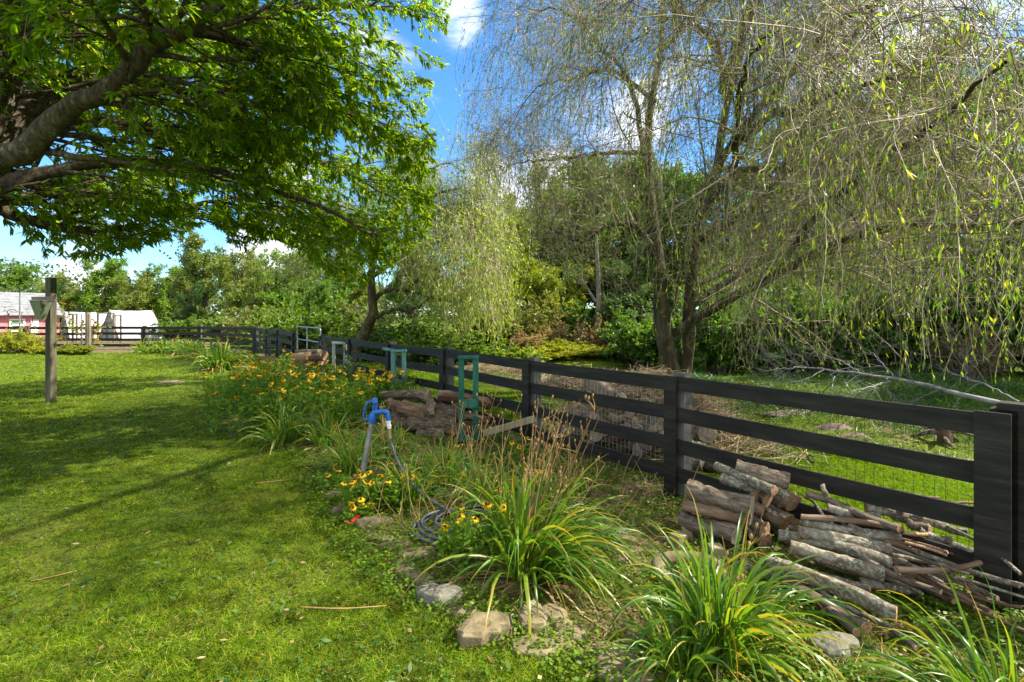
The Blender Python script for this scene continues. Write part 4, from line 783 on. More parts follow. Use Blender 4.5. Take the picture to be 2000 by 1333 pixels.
stone(1078, 1205, .09, .07, .09, .6, 'tan stone pushed into the daylily roots')
stone(655, 965, .12, .05, .04, .8, 'thin buried stone left of the hydrant foot')
stone(335, 746, .38, .22, .05, .0, 'flat bare stone in the middle of the lawn', group=None)
stone(1630, 1258, .12, .10, .10, .4, 'mossy square-sided block in front of the stick pile', 'greystone', group=None)
# tan curved ring stone
root = None; c = G(1345, 1112, .06); a = np.linspace(-.6, 4.4, 26); pth = np.stack([c[0]+.21*np.cos(a), c[1]+.15*np.sin(a), .055+.02*np.sin(a)], 1); mb = MB(); tubes(mb, pth, .05*(1+.12*np.sin(a*3)), 12, cap=True, lump=.02)
tag(mb.build('ring_stone', M['stone']), 'curved tan ring-shaped stone behind the daylily beside the firewood', 'stone')
M['block'] = solid('cut_timber_block', [(.22, .17, .09), (.34, .28, .16)], 9, .85, .4, stretch=(1, 1, .3), bdist=.004)
for q, (px, py, s_, lab) in enumerate([(1325, 1056, .10, 'sawn timber block standing left of the split firewood'), (1398, 1080, .10, 'sawn timber block in front of the split firewood'), (1345, 1040, .09, 'darker sawn timber block propping the firewood')]):
    c = G(px, py, .06); mb = MB(); box(mb, (0, 0, .055), (s_, s_, .12)); o = mb.build('timber_block', M['block'], loc=(c[0], c[1], 0), rot=.5+q); o.modifiers.new('b', 'BEVEL').width = .004; tag(o, lab, 'block', 'timber blocks under the firewood')

# ------------------------------------------------------------------ firewood
M['lichenbark'] = solid('lichen_bark', [(.06, .042, .03), (.13, .10, .07), (.20, .17, .125)], 18, .9, 1, bdist=.010, lichen=((.24, .27, .20), 38, .50), stretch=(1, 1, .6))
M['brownbark'] = solid('furrowed_bark', [(.03, .02, .014), (.13, .10, .072), (.27, .22, .16)], 30, .92, 1, bdist=.02, lichen=((.19, .20, .14), 12, .60), stretch=(1, 1, .22))
M['redbark'] = solid('peeling_bark', [(.06, .036, .022), (.14, .09, .055), (.25, .18, .12)], 18, .85, 1, bdist=.012, lichen=((.2, .2, .15), 10, .62), stretch=(1, 1, .2))
M['cut'] = solid('sawn_log_end', [(.16, .085, .04), (.32, .20, .11), (.46, .33, .20)], 45, .85, .6, bdist=.004)
M['greycut'] = solid('grey_log_end', [(.14, .10, .07), (.26, .2, .14), (.36, .3, .22)], 14, .85, .4, bdist=.003)
from mathutils import Vector
def log(p0, p1, r0, r1, label, mat='lichenbark', cut='cut', bend=.02, seed=0, group=None, name='log', sides=20, half=False, cat='log'):
    """one log, its axis along local z so that the bark grain runs along it; sawn ends are parts"""
    p0 = np.asarray(p0, float); p1 = np.asarray(p1, float); rg = np.random.default_rng(seed*13+int(abs(p0[0])*1000) % 997); c = (p0+p1)/2; L_ = np.linalg.norm(p1-p0); k = 14 if sides > 7 else 8; u = np.linspace(0, 1, k)
    an = rg.uniform(0, 6.28); w_ = bend*np.sin(u*math.pi*rg.choice([1, 1, 2])); pth = np.stack([w_*math.cos(an), w_*math.sin(an), (u-.5)*L_], 1); pth[1:-1, :2] += rg.normal(0, r0*.035, (k-2, 2))
    R_ = (r0+(r1-r0)*u)*(1+rg.normal(0, .03, k)); a = np.arange(sides)*2*math.pi/sides
    sq = (1+.06*np.cos(2*a+rg.uniform(0, 6))+.04*np.cos(3*a+rg.uniform(0, 6)))[None]+rg.normal(0, .022, (k, sides))
    for _ in range(2 if sides > 7 else 0):
        ku, ka = rg.integers(2, k-2), rg.uniform(0, 6.28); sq = sq+.16*np.exp(-((np.arange(k)[:, None]-ku)/1.1)**2-(((a[None]-ka+math.pi) % (2*math.pi)-math.pi)/.4)**2)
    if half: m0 = rg.uniform(0, 6.28); sq = sq*np.clip(.55/np.maximum(np.cos(a-m0), .3), .5, 1)[None]
    v = pth[:, None]+np.stack([np.cos(a)*np.ones((k, 1)), np.sin(a)*np.ones((k, 1)), np.zeros((k, sides))], -1)*(R_[:, None]*sq)[..., None]
    tilt = rg.normal(0, .12, 2); 
    for e in (0, -1): v[e, :, 2] += v[e, :, 0]*tilt[0]+v[e, :, 1]*tilt[1]
    i, j = np.meshgrid(np.arange(k-1), np.arange(sides), indexing='ij'); i = i.ravel(); j = j.ravel(); mb = MB()
    mb.add(v.reshape(-1, 3), np.stack([i*sides+j, i*sides+(j+1) % sides, (i+1)*sides+(j+1) % sides, (i+1)*sides+j], 1))
    o = tag(mb.build(name, M[mat], loc=tuple(c)), label, cat, group); o.rotation_mode = 'QUATERNION'; o.rotation_quaternion = Vector(p1-p0).to_track_quat('Z', 'Y')
    for e, ring_ in ((-1, v[0][::-1]), (1, v[-1])):
        s_ = sides; ce = ring_.mean(0)+V([0, 0, e*.003]); mb = MB(); vv = np.vstack([ring_, ce+(ring_-ce)*.94+V([0, 0, e*.002]), [ce]])
        if sides > 7: mb.add(vv, [[q, (q+1) % s_, s_+(q+1) % s_, s_+q] for q in range(s_)], smooth=False); mb.add(vv, [[s_+q, s_+(q+1) % s_, 2*s_] for q in range(s_)], smooth=False)
        else: mb.add(ring_, [list(range(s_))], smooth=False)
        mb.build('cut_end', M[cut], o)
    return o
GP = 'lichen covered poles in the low stack'
def cr(x, y, h): return G(1250+x/2.667, 860+y/2.667, h)        # a point of the woodpile close-up
def crl(a, b, h0, h1, dpx, label, **k):
    p0, p1 = cr(*a, h0), cr(*b, h1); r = (.78 if 'firewood' not in k.get('group', '') else .92)*dpx/2.667/2*(p0[1]+p1[1])/2/1000; return log(p0, p1, r*1.02, r, label, **k)
crl((850, 428), (1350, 500), .34, .31, 66, 'rearmost pale lichen pole of the low stack', seed=1, group=GP)
crl((725, 495), (1310, 640), .27, .25, 76, 'long lichen pole with its end under the one with orange bark chip', seed=3, group=GP)
crl((830, 480), (1305, 570), .33, .30, 76, 'lichen pole carrying an orange bark chip, on top of the stack', seed=2, group=GP)
crl((785, 555), (1265, 695), .29, .26, 92, 'thick straight lichen pole in the middle of the stack', seed=4, group=GP)
crl((700, 625), (1200, 780), .17, .16, 66, 'slimmer brown-spotted pole below the thick middle one', seed=5, group=GP)
crl((670, 640), (1335, 910), .21, .18, 96, 'thickest and longest lichen pole at the front of the stack', seed=6, group=GP)
crl((700, 700), (1180, 975), .07, .07, 80, 'dark pole lying on the ground under the front of the stack', seed=7, group=GP, mat='brownbark')
crl((840, 400), (1370, 465), .38, .36, 40, 'reddish peeling branch along the back of the poles', seed=8, group=GP, mat='redbark')
crl((1330, 560), (1460, 590), .22, .2, 60, 'short lichen pole end sticking out behind the top poles', seed=9, group=GP)
crl((1290, 600), (1430, 620), .18, .16, 62, 'short brown broken pole end beside the top poles', seed=10, group=GP, mat='redbark')
crl((1290, 690), (1345, 720), .15, .13, 60, 'short pole end behind the thick middle pole', seed=11, group=GP)
crl((1150, 740), (1400, 780), .08, .08, 60, 'low dull pole behind the front poles', seed=12, group=GP)
crl((1250, 770), (1460, 800), .05, .05, 50, 'dark low pole end near the ground behind the front poles', seed=13, group=GP, mat='brownbark')
crl((900, 750), (1440, 1085), .10, .03, 40, 'thin bent stick reaching down in front of the pole stack', seed=14, group=GP, bend=.03)
crl((560, 655), (1190, 960), .04, .04, 46, 'thin stick at the foot of the pole stack', seed=15, group=GP, bend=.03)
crl((820, 760), (1130, 1000), .04, .05, 56, 'short dark log end at the foot of the pole stack', seed=16, group=GP, mat='brownbark')
GS = 'bare sticks heaped behind the poles'
crl((880, 280), (1350, 460), .42, .38, 52, 'long dark knotty branch crossing the top of the stick heap', seed=20, group=GS, mat='brownbark', bend=.03)
crl((980, 350), (1250, 400), .40, .38, 60, 'pale mottled pole end at the left of the stick heap', seed=21, group=GS)
crl((1150, 275), (1380, 370), .46, .42, 56, 'short spotted branch on top of the stick heap', seed=22, group=GS)
crl((1180, 350), (1460, 410), .40, .38, 76, 'thick spotted pole with a sawn end in the stick heap', seed=23, group=GS)
crl((1290, 290), (1490, 310), .45, .43, 44, 'pale pole end high at the back of the stick heap', seed=24, group=GS)
crl((1300, 320), (1560, 298), .47, .45, 14, 'thin pale curved twig above the stick heap', seed=25, group=GS, mat='redbark', sides=7)
crl((1440, 355), (1735, 325), .44, .42, 18, 'tan curved twig pointing at the end post', seed=26, group=GS, mat='redbark', sides=7)
crl((1480, 370), (1915, 442), .42, .38, 38, 'long tan stick jutting right across the end post', seed=27, group=GS, mat='redbark', bend=.02)
crl((1470, 420), (1700, 480), .36, .33, 52, 'spotted pole in the middle of the stick heap', seed=28, group=GS)
crl((1460, 470), (1625, 520), .33, .31, 52, 'short spotted pole end in the stick heap', seed=29, group=GS)
crl((1600, 450), (1980, 695), .38, .30, 24, 'long thin grey branch drooping past the end post', seed=30, group=GS, bend=.03, sides=8)
crl((1590, 530), (1850, 635), .28, .24, 46, 'grey stick with a pale tip low on the right of the heap', seed=31, group=GS)
crl((1370, 480), (1495, 490), .34, .32, 26, 'short yellow split stick in the heap', seed=32, group=GS, mat='cut', sides=7)
crl((1380, 530), (1600, 600), .33, .28, 20, 'thin yellow split stick across the pole ends', seed=33, group=GS, mat='cut', sides=7)
crl((1400, 430), (1510, 470), .35, .34, 60, 'thick dark pole end beside the yellow split stick', seed=34, group=GS, mat='brownbark')
crl((1560, 580), (1690, 640), .16, .15, 66, 'dark round log end at the right foot of the heap', seed=35, group=GS, mat='brownbark')
crl((1440, 640), (1530, 690), .12, .11, 70, 'brown log end with a pale heart low in the heap', seed=36, group=GS, mat='redbark')
crl((1460, 600), (1600, 665), .22, .2, 36, 'grey stick above the brown log end', seed=37, group=GS)
crl((950, 230), (985, 300), .52, .44, 30, 'short upright stub at the left of the stick heap', seed=38, group=GS)
rg = np.random.default_rng(77)
for q in range(34):   # the rest of the stick heap
    a = V([rg.uniform(2.35, 3.0), rg.uniform(3.1, 4.0), 0]); 
    if fence_s(a[0], a[1]) > -.22: a = a-FN*(fence_s(a[0], a[1])+.22+.25*rg.random())
    an = math.atan2(-.81, .587)+rg.normal(0, .30); L_ = rg.uniform(.35, .95); z_ = rg.uniform(.04, .30); d_ = V([math.cos(an), math.sin(an), rg.normal(-.03, .06)]); r_ = rg.uniform(.010, .026)
    p_ = a+V([0, 0, z_])-d_*L_*.6
    log(p_, p_+d_*L_, r_, r_*.75, 'thin bare stick among the tangle behind the lichen poles', mat=['lichenbark', 'brownbark', 'redbark'][q % 3], seed=100+q, group='thin sticks in the tangle', sides=7, bend=.03, name='stick', cat='stick')
GF = 'split firewood stacked against the fence'
crl((255, 250), (585, 345), .40, .36, 112, 'thick furrowed log on top at the left of the firewood', seed=40, group=GF, mat='brownbark', cut='greycut')
crl((232, 345), (578, 420), .27, .25, 78, 'reddish split log, second from the top at the left', seed=41, group=GF, mat='redbark', cut='greycut', half=True)
crl((225, 405), (505, 500), .15, .15, 96, 'mossy log at the bottom left of the firewood', seed=42, group=GF, mat='brownbark', cut='greycut')
crl((400, 135), (700, 262), .52, .48, 56, 'slim pale log slanting across the top of the firewood', seed=43, group=GF)
crl((500, 140), (775, 215), .56, .52, 96, 'broad split log highest at the back of the firewood', seed=44, group=GF, mat='brownbark', half=True)
crl((430, 200), (600, 250), .46, .44, 62, 'mottled log end behind the thick furrowed log', seed=45, group=GF)
crl((560, 250), (605, 290), .40, .38, 84, 'dark log end right of the thick furrowed log', seed=46, group=GF, mat='brownbark')
crl((600, 270), (665, 310), .38, .36, 80, 'round log end in the upper middle of the firewood', seed=47, group=GF, mat='brownbark')
crl((690, 270), (800, 330), .34, .30, 112, 'half-round split log end with an orange rim at the right', seed=48, group=GF, mat='redbark', half=True)
crl((580, 340), (640, 370), .30, .28, 84, 'split log end in the middle of the firewood', seed=49, group=GF, mat='redbark')
crl((640, 350), (765, 425), .24, .2, 100, 'big dark round log at the right middle of the firewood', seed=50, group=GF, mat='brownbark')
crl((560, 420), (650, 470), .18, .16, 96, 'lichen flecked log end low in the firewood', seed=51, group=GF, mat='brownbark')
crl((700, 380), (800, 440), .16, .13, 84, 'dark log at the lower right of the firewood', seed=52, group=GF, mat='brownbark')
crl((560, 470), (655, 530), .08, .07, 100, 'split log on the ground under the firewood', seed=53, group=GF, mat='redbark')
crl((520, 445), (580, 495), .15, .13, 30, 'small round branch end among the firewood', seed=54, group=GF)
crl((690, 450), (770, 500), .06, .06, 80, 'dark log resting on the soil at the right of the firewood', seed=55, group=GF, mat='brownbark')
crl((640, 210), (770, 300), .50, .42, 50, 'pale forked stick leaning over the firewood', seed=56, group=GF)

# firewood between the two green stands
GM = 'old firewood held between the green stands'
def pl(a, b, da, db, r, label, **k): return log(P(*a, da), P(*b, db), r, r*.96, label, cut='greycut', group=GM, **k)
pl((748, 772), (838, 768), 8.7, 8.5, .075, 'long grey log on top of the old firewood', mat='brownbark', seed=1)
pl((800, 770), (832, 776), 8.3, 8.2, .085, 'thick grey log end beside the long top log', mat='brownbark', seed=2)
pl((855, 772), (960, 790), 8.0, 8.0, .10, 'broad split log passing behind the green stand', mat='redbark', seed=3, half=True)
pl((763, 787), (792, 796), 8.4, 8.1, .10, 'split log end at the left of the old firewood', mat='redbark', seed=4, half=True)
pl((785, 795), (835, 805), 8.1, 7.9, .13, 'wide weathered split log in the middle of the old firewood', mat='redbark', seed=5, half=True)
pl((838, 780), (842, 812), 7.9, 7.8, .07, 'twisted log standing on end in the old firewood', mat='brownbark', seed=6)
pl((840, 800), (900, 808), 8.1, 8.0, .14, 'dark thick log behind the green stand', mat='brownbark', seed=7)
pl((800, 822), (890, 830), 8.0, 7.9, .13, 'dark bottom log of the old firewood', mat='brownbark', seed=8)
pl((770, 815), (812, 828), 8.3, 8.0, .12, 'shaded log low at the left of the old firewood', mat='brownbark', seed=9)
pl((868, 840), (915, 846), 7.9, 7.8, .11, 'cracked log on the ground behind the green stand', mat='redbark', seed=10, half=True)
pl((905, 812), (950, 820), 8.0, 8.0, .08, 'split piece sticking out right of the green stand', mat='redbark', seed=11, half=True)
pl((815, 845), (868, 850), 7.9, 7.8, .09, 'half rotten log at the foot of the old firewood', mat='brownbark', seed=12)
GR = 'distant firewood heap near the tube gate'
for q, (a, b, r, lab, mt) in enumerate([((580, 690), (625, 688), .13, 'thin dark log lying on top of the distant heap', 'brownbark'), ((578, 700), (606, 697), .2, 'pale split log at the left of the distant heap', 'cut'), ((592, 702), (634, 694), .24, 'mossy thick log of the distant heap', 'redbark'), ((582, 715), (612, 713), .16, 'log in the middle of the distant heap', 'redbark'), ((605, 714), (632, 708), .14, 'log at the right of the distant heap', 'brownbark'), ((580, 728), (630, 726), .15, 'bottom log of the distant heap', 'brownbark'), ((584, 735), (626, 738), .1, 'branch at the foot of the distant heap', 'redbark')]):
    log(P(*a, 14.6-q*.05), P(*b, 14.3-q*.05), r*.75, r*.7, lab, mat=mt, cut='cut', group=GR, seed=q, half=q % 2 == 0)

# ------------------------------------------------------------------ painted firewood stands
M['greenpaint'] = solid('green_paint', [(.004, .06, .04), (.010, .11, .07), (.03, .16, .10)], 6, .6, .4, stretch=(1, 1, .3), bdist=.004, lichen=((.09, .075, .045), 12, .64))
M['tealpaint'] = solid('teal_paint', [(.05, .18, .17), (.10, .28, .26), (.22, .36, .34)], 6, .65, .3, stretch=(1, 1, .3), bdist=.003, lichen=((.35, .36, .3), 6, .6))
M['palepaint'] = solid('pale_paint', [(.20, .30, .28), (.38, .45, .42), (.5, .5, .42)], 6, .65, .3, stretch=(1, 1, .3), lichen=((.25, .14, .09), 5, .56))
def stand(label, px0, px1, pt, pb, d, mat, depth=.09, extra=()):
    root = thing('firewood_stand', label, 'stand', (0, 0, 0), group='painted timber stands that hold firewood'); a, b_ = P(px0, pt, d), P(px1, pt, d); zb = EYE-(pb-614)/1000*d; zb = max(zb, .0); w_ = .085
    for c in (a, b_): mb = MB(); beam(mb, (c[0], c[1], zb), (c[0], c[1], c[2]-.04), .05, w_*.95, up=(0, 1, 0)); mb.build('upright', M[mat], root)
    mb = MB(); beam(mb, a+V([-.045, 0, -.02]), b_+V([.045, 0, -.02]), .04, .10); mb.build('top_bar', M[mat], root)
    for (xa, ya, xb, yb, da, db, wd) in extra: mb = MB(); beam(mb, P(xa, ya, da), P(xb, yb, db), wd, .04); mb.build('cross_piece', M[mat], root)
    return root
stand('dark green painted stand with a cross plate, nearest the camera', 901, 929, 695, 862, 7.45, 'greenpaint', extra=[(898, 788, 934, 788, 7.36, 7.36, .11), (893, 858, 940, 852, 7.37, 7.37, .07), (906, 815, 893, 850, 7.5, 7.9, .07)])
stand('middle teal painted stand with a second frame behind it', 768, 789, 683, 780, 10.2, 'tealpaint', extra=[(748, 681, 768, 684, 10.5, 10.25, .05), (747, 684, 747, 765, 10.5, 10.5, .06), (768, 745, 789, 745, 10.15, 10.15, .07)])
stand('pale flaking stand farthest from the camera', 652, 674, 669, 748, 13.6, 'palepaint', extra=[(648, 668, 648, 712, 13.7, 13.7, .07), (648, 668, 676, 669, 13.75, 13.7, .04)])
mb = MB(); beam(mb, P(945, 846, 7.3), P(1046, 817, 6.9), .085, .03, up=(0, -.3, 1)); tag(mb.build('loose_board', solid('striped_board', [(.16, .14, .08), (.36, .33, .2), (.16, .14, .08)], 3, .8, .2, stretch=(3, .2, .2))), 'pale slatted board leaning from the green stand to the fence', 'board')

# ------------------------------------------------------------------ yard hydrant, hose, nozzle
root = thing('yard_hydrant', 'blue headed yard hydrant on a slanting galvanised pipe in the flower bed', 'hydrant', tuple(G(700, 975)))
o_ = V(root.location); M['blue'] = solid('blue_cast_iron', [(.004, .085, .36), (.006, .13, .50)], 9, .38, .15, spec=.5, bdist=.002); M['brass'] = solid('dull_brass', [(.3, .22, .1), (.5, .42, .25)], 9, .35, 0, metal=.8)
M['pipe'] = solid('zinc_pipe', [(.20, .21, .21), (.34, .36, .36)], 10, .45, .2, metal=.5)
H_ = lambda px, py, d=5.1: P(px, py, d)-o_
mb = MB(); tubes(mb, V([H_(698, 985), H_(713, 900), H_(727, 822)]), V([.024, .024, .024]), 14); mb.build('pipe', M['pipe'], root)
mb = MB(); tubes(mb, V([H_(708, 975, 5.13), H_(716, 900, 5.13)]), V([.010, .010]), 8); mb.build('stake', M['redbark'], root)
mb = MB(); c = H_(713, 896); tubes(mb, V([c-V([0, 0, .012]), c+V([0, 0, .012])]), V([.034, .034]), 14, cap=True); tubes(mb, V([c, c+V([-.06, -.02, 0])]), V([.008, .008]), 6, cap=True); mb.build('clamp', M['galv'], root)
mb = MB()
tubes(mb, V([H_(726, 826), H_(728, 812), H_(729, 806)]), V([.034, .038, .030]), 14, cap=True)
for a_, b_ in (((729, 808), (731, 786)), ((733, 808), (737, 786))): beam(mb, H_(*a_), H_(*b_), .03, .018, up=(0, 1, 0))
tubes(mb, V([H_(732, 782, 5.07), H_(732, 782, 5.14)]), V([.030, .030]), 14, cap=True)
tubes(mb, V([H_(728, 806), H_(738, 805), H_(750, 803), H_(757, 806), H_(758, 815), H_(758.5, 821)]), V([.030, .027, .025, .026, .024, .026]), 12, cap=True); mb.build('head', M['blue'], root)
mb = MB(); hp = [H_(737, 783), H_(728, 783), H_(718, 787), H_(713, 797), H_(710, 812), H_(711, 819), H_(718, 819), H_(723, 816)]; PP = resample(V(hp), 24); tubes(mb, PP, np.full(24, .011), 8, cap=True); mb.build('handle', M['blue'], root)
mb = MB(); tubes(mb, V([H_(731, 786), H_(728, 812)]), V([.010, .010]), 8); mb.build('rod', M['brass'], root)
mb = MB()
for py, r_ in ((823, .024), (827, .020), (831, .024), (835, .019)): c = H_(758.5+(py-823)*.15, py); tubes(mb, V([c-V([0, 0, .008]), c+V([0, 0, .008])]), V([r_, r_]), 14, cap=True)
mb.build('vacuum_breaker', M['white'], root)
mb = MB(); tubes(mb, V([H_(760, 838), H_(761, 848), H_(762, 856)]), V([.019, .02, .022]), 12, cap=True); mb.build('coupling', M['brass'], root)
M['hose'] = solid('grey_hose', [(.055, .06, .075), (.10, .11, .135)], 30, .4, .2, stretch=(1, 1, 1))
hp = [P(762, 856, 5.1), P(766, 872, 5.08), P(779, 905, 5.0), P(800, 938, 4.9), P(830, 968, 4.78), P(862, 988, 4.7), G(895, 1003, .03)]
cx, cy_ = -.42, 4.43
for q in range(1, 6*14):
    a = q/14*2*math.pi; rr = .40+.05*math.sin(q*.37)-.025*(q/14)+(.03 if q < 14 else 0); a0 = 1.3-a
    hp.append(V([cx+.02*math.sin(q*.21)+rr*math.cos(a0)*1.05, cy_+rr*math.sin(a0)*.95, .018+.012*(q//14)+.006*math.sin(q)]))
PP = resample(V(hp), 420); mb = MB(); R_ = np.full(420, .0125); tubes(mb, PP, R_, 8, cap=True); ho = tag(mb.build('garden_hose', M['hose']), 'dark grey garden hose curving down from the hydrant into a loose coil', 'hose')
mb = MB(); sp = PP[10:60]; ang = np.linspace(0, 60*math.pi, 900); q_ = np.linspace(0, 49, 900); i0 = q_.astype(int); i1 = np.minimum(i0+1, 49); base = sp[i0]+(sp[i1]-sp[i0])*(q_-i0)[:, None]; T, A, B = frames(base[None]); sprl = base+(A[0]*np.cos(ang)[:, None]+B[0]*np.sin(ang)[:, None])*.0145; tubes(mb, sprl, np.full(900, .0022), 4); mb.build('spiral_guard', M['galv'], ho)
root = thing('hose_nozzle', 'small red plastic nozzle lying at the lawn edge', 'nozzle', (0, 0, 0)); M['red'] = solid('red_plastic', [(.45, .01, .012), (.6, .02, .02)], 9, .35, 0)
a, b_ = G(683, 1023, .02), G(701, 1009, .05); mb = MB(); tubes(mb, V([a+(b_-a)*.2, a+(b_-a)*.25, b_]), V([.012, .018, .021]), 12, cap=True); mb.build('barrel', M['red'], root); mb = MB(); tubes(mb, V([a+(b_-a)*.2, a, a+V([-.03, .01, .015])]), V([.008, .008, .012]), 8, cap=True); mb.build('trigger', M['red'], root)

# ------------------------------------------------------------------ daylilies
M['daylily'] = leafmat('daylily_blade', [(.045, .12, .012), (.08, .18, .014), (.12, .22, .018), (.20, .26, .03)], tr=.4, tcol=1.7, tipc=(.42, .24, .03), tipat=.85, rough=.35, spec=.5)
M['drystalk'] = solid('dry_stalk', [(.16, .085, .025), (.30, .18, .065), (.40, .29, .14)], 5, .7, .1, isl=.3)
def daylily(c, n_, L, seed, label, wd=.011, spread=1.0, lean=(0, 0), stalks=0, sh=1.2, slean=(0, 0), k=11, group='daylily clumps of the flower bed', name='daylily_clump', dead=.15):
    rg = np.random.default_rng(seed); root = thing(name, label, 'plant', tuple(c), 0, group)
    nf = int(n_*dead); 
    for nn_, mt, nm in ((n_, 'daylily', 'blades'), (nf, 'litterblade', 'dead_blades')):
        if nn_ == 0: continue
        a = rg.uniform(0, 2*math.pi, nn_); b0 = np.stack([np.cos(a)*.10*spread*rg.random(nn_), np.sin(a)*.10*spread*rg.random(nn_), np.zeros(nn_)], 1); t = np.abs(rg.normal(.38, .25, nn_)) if nm == 'blades' else rg.uniform(.8, 1.4, nn_)
        d = nrm(np.stack([np.cos(a)*np.sin(t)+lean[0], np.sin(a)*np.sin(t)+lean[1], np.cos(t)], 1)); ln = L*1.12*rg.uniform(.55, 1.15, nn_); g = rg.uniform(.15, .42, nn_)*(1 if nm == 'blades' else 1.5)
        pts = [b0]; st = ln/(k-1)
        for q in range(k-1):
            d = nrm(d+np.stack([0*g, 0*g, -g*(.25+1.35*q/(k-1))], 1)+rg.normal(0, .038, d.shape)); nx_ = pts[-1]+d*st[:, None]; nx_[:, 2] = np.maximum(nx_[:, 2], .012); pts.append(nx_)
        Q = np.stack(pts, 1); sd = nrm(np.cross(d, V([0, 0, 1.]))+rg.normal(0, .25, d.shape)); x = np.linspace(0, 1, k); W_ = (wd*rg.uniform(.6, 1.2, nn_))[:, None]*(np.minimum(1, .55+x*2)*np.clip((1.02-x)*2.2, .02, 1))[None]
        sd = nrm(np.cross(Q[:, 3]-Q[:, 0], V([0, 0, 1.]))+rg.normal(0, .15, (nn_, 3)))
        mb = MB(); ribbons(mb, Q, sd, W_*(1 if nm == 'blades' else .6), 0, fold=.45); mb.build(nm, M[mt], root)
    for q in range(stalks):
        mb = MB(); a = rg.uniform(0, 6.28); b0 = V([.12*math.cos(a), .12*math.sin(a), 0]); d0 = V([slean[0]+rg.normal(0, .14), slean[1]+rg.normal(0, .14), 1.]); hgt = sh*rg.uniform(.55, 1.1); pp = resample(V([b0, b0+d0*hgt*.5, b0+d0*hgt+V([d0[0]*.12, 0, -.02])]), 9); tubes(mb, pp, np.linspace(.0045, .0022, 9), 5)
        for e in range(rg.integers(2, 6)):
            i_ = rg.integers(5, 9); s0 = pp[i_]; e1 = s0+V([rg.normal(0, .05), rg.normal(0, .05), rg.uniform(.03, .10)]); tubes(mb, V([s0, (s0+e1)/2+V([.008, 0, 0]), e1]), V([.002, .0018, .0015]), 4); tubes(mb, V([e1, e1+V([0, 0, .012]), e1+V([.002, 0, .026]), e1+V([.003, 0, .032])]), V([.002, .0085, .007, .001]), 7)
        mb.build('stalk', M['drystalk'], root)
    return root
M['litterblade'] = leafmat('dead_blade', [(.25, .14, .05), (.38, .26, .12), (.42, .34, .2)], tr=.25, rough=.7)
daylily(G(1035, 1128), 300, .84, 1, 'big daylily clump with tall dry seed stalks beside the hose coil', spread=1.6, lean=(.34, .0), stalks=16, sh=1.15, slean=(.22, .12))
daylily(G(1405, 1285), 210, .70, 2, 'big daylily clump in front of the lichen poles at the bottom', spread=1.3, lean=(.10, .05), stalks=3, sh=.75)
daylily(G(1950, 1436), 130, .60, 3, 'daylily clump with orange tips in the bottom right corner', spread=1.2, lean=(-.25, .05), wd=.009)
daylily(G(1000, 1050), 90, .60, 4, 'small daylily tuft just behind the hose coil', spread=1.0, stalks=6, sh=1.15, slean=(.1, .1))
daylily(G(1330, 1330), 60, .45, 17, 'low daylily tuft at the bottom edge between the stones', spread=1.0, wd=.009)
daylily(G(690, 925), 120, .62, 5, 'daylily tuft left of the hydrant pipe', spread=1.6, wd=.010)
daylily(G(800, 985), 110, .50, 6, 'daylily tuft under the hose arc', spread=1.6, wd=.009)
daylily(G(870, 950), 110, .55, 7, 'daylily tuft right of the hose arc', spread=1.6, wd=.009, stalks=4, sh=.9, slean=(.2, .1))
daylily(G(935, 985), 110, .55, 18, 'daylily tuft between green stand and hose coil', spread=1.6, wd=.009, stalks=6, sh=1.0, slean=(.15, .1))
daylily(G(1085, 985), 60, .45, 19, 'thin daylily tuft beneath the fence with dry stalks', spread=1.4, wd=.008, stalks=9, sh=1.0, slean=(.2, .05))
daylily(G(760, 895), 110, .55, 8, 'daylily tuft behind the blue hydrant head', spread=1.8, wd=.011, stalks=5, sh=.7)
daylily(G(560, 868), 110, .65, 9, 'daylily tuft in front of the yellow flowers', spread=1.8, wd=.012)
daylily(G(640, 872), 110, .60, 20, 'daylily tuft at the right front of the yellow flowers', spread=1.8, wd=.012)
daylily(G(430, 722), 260, .95, 10, 'lone daylily clump on the lawn near the far fence corner', spread=5, wd=.025, group='daylilies along the back fence')
for q, (px, py) in enumerate([(300, 690), (335, 690), (368, 692), (398, 700)]): daylily(G(px, py), 150, .8, 11+q, ['leftmost daylily clump along the back fence', 'daylily clump left of the middle back fence post', 'daylily clump right beside the middle back fence post', 'daylily clump between back fence and the lone lawn clump'][q], spread=7, wd=.03, group='daylilies along the back fence')

# ------------------------------------------------------------------ black-eyed susans
M['petal'] = leafmat('yellow_petal', [(.85, .50, .008), (.90, .58, .012), (.82, .42, .008)], tr=.35, tcol=1.1, rough=.5)
M['cone'] = solid('dark_cone', [(.02, .008, .005), (.06, .025, .012)], 60, .9, .4)
M['susanleaf'] = leafmat('susan_leaf', [(.06, .15, .010), (.11, .22, .014), (.19, .29, .02)], tr=.45, tcol=1.9)
def flower_mesh(seed, sc_=1.0):
    rg = np.random.default_rng(seed); n_ = 12; a = np.arange(n_)*2*math.pi/n_+rg.normal(0, .08, n_); L_ = .036*sc_*rg.uniform(.85, 1.1, n_); k = 4; u = np.linspace(.15, 1, k)
    Q = np.stack([np.cos(a)[:, None]*L_[:, None]*u, np.sin(a)[:, None]*L_[:, None]*u, -.010*sc_*u[None]**2*rg.uniform(.2, 1.6, n_)[:, None]+0*a[:, None]], -1); sd = np.stack([-np.sin(a), np.cos(a), 0*a], 1); mb = MB(); ribbons(mb, Q, sd, .0065*sc_*np.tile(V([.7, 1, .9, .25]), (n_, 1)))
    lathe(mb, [(.009*sc_, -.004), (.0105*sc_, .002), (.009*sc_, .008*sc_), (.004*sc_, .013*sc_), (.0004, .014*sc_)], 9, mat=1); o = mb.build('flower', [M['petal'], M['cone']]); me = o.data; bpy.data.objects.remove(o); return me
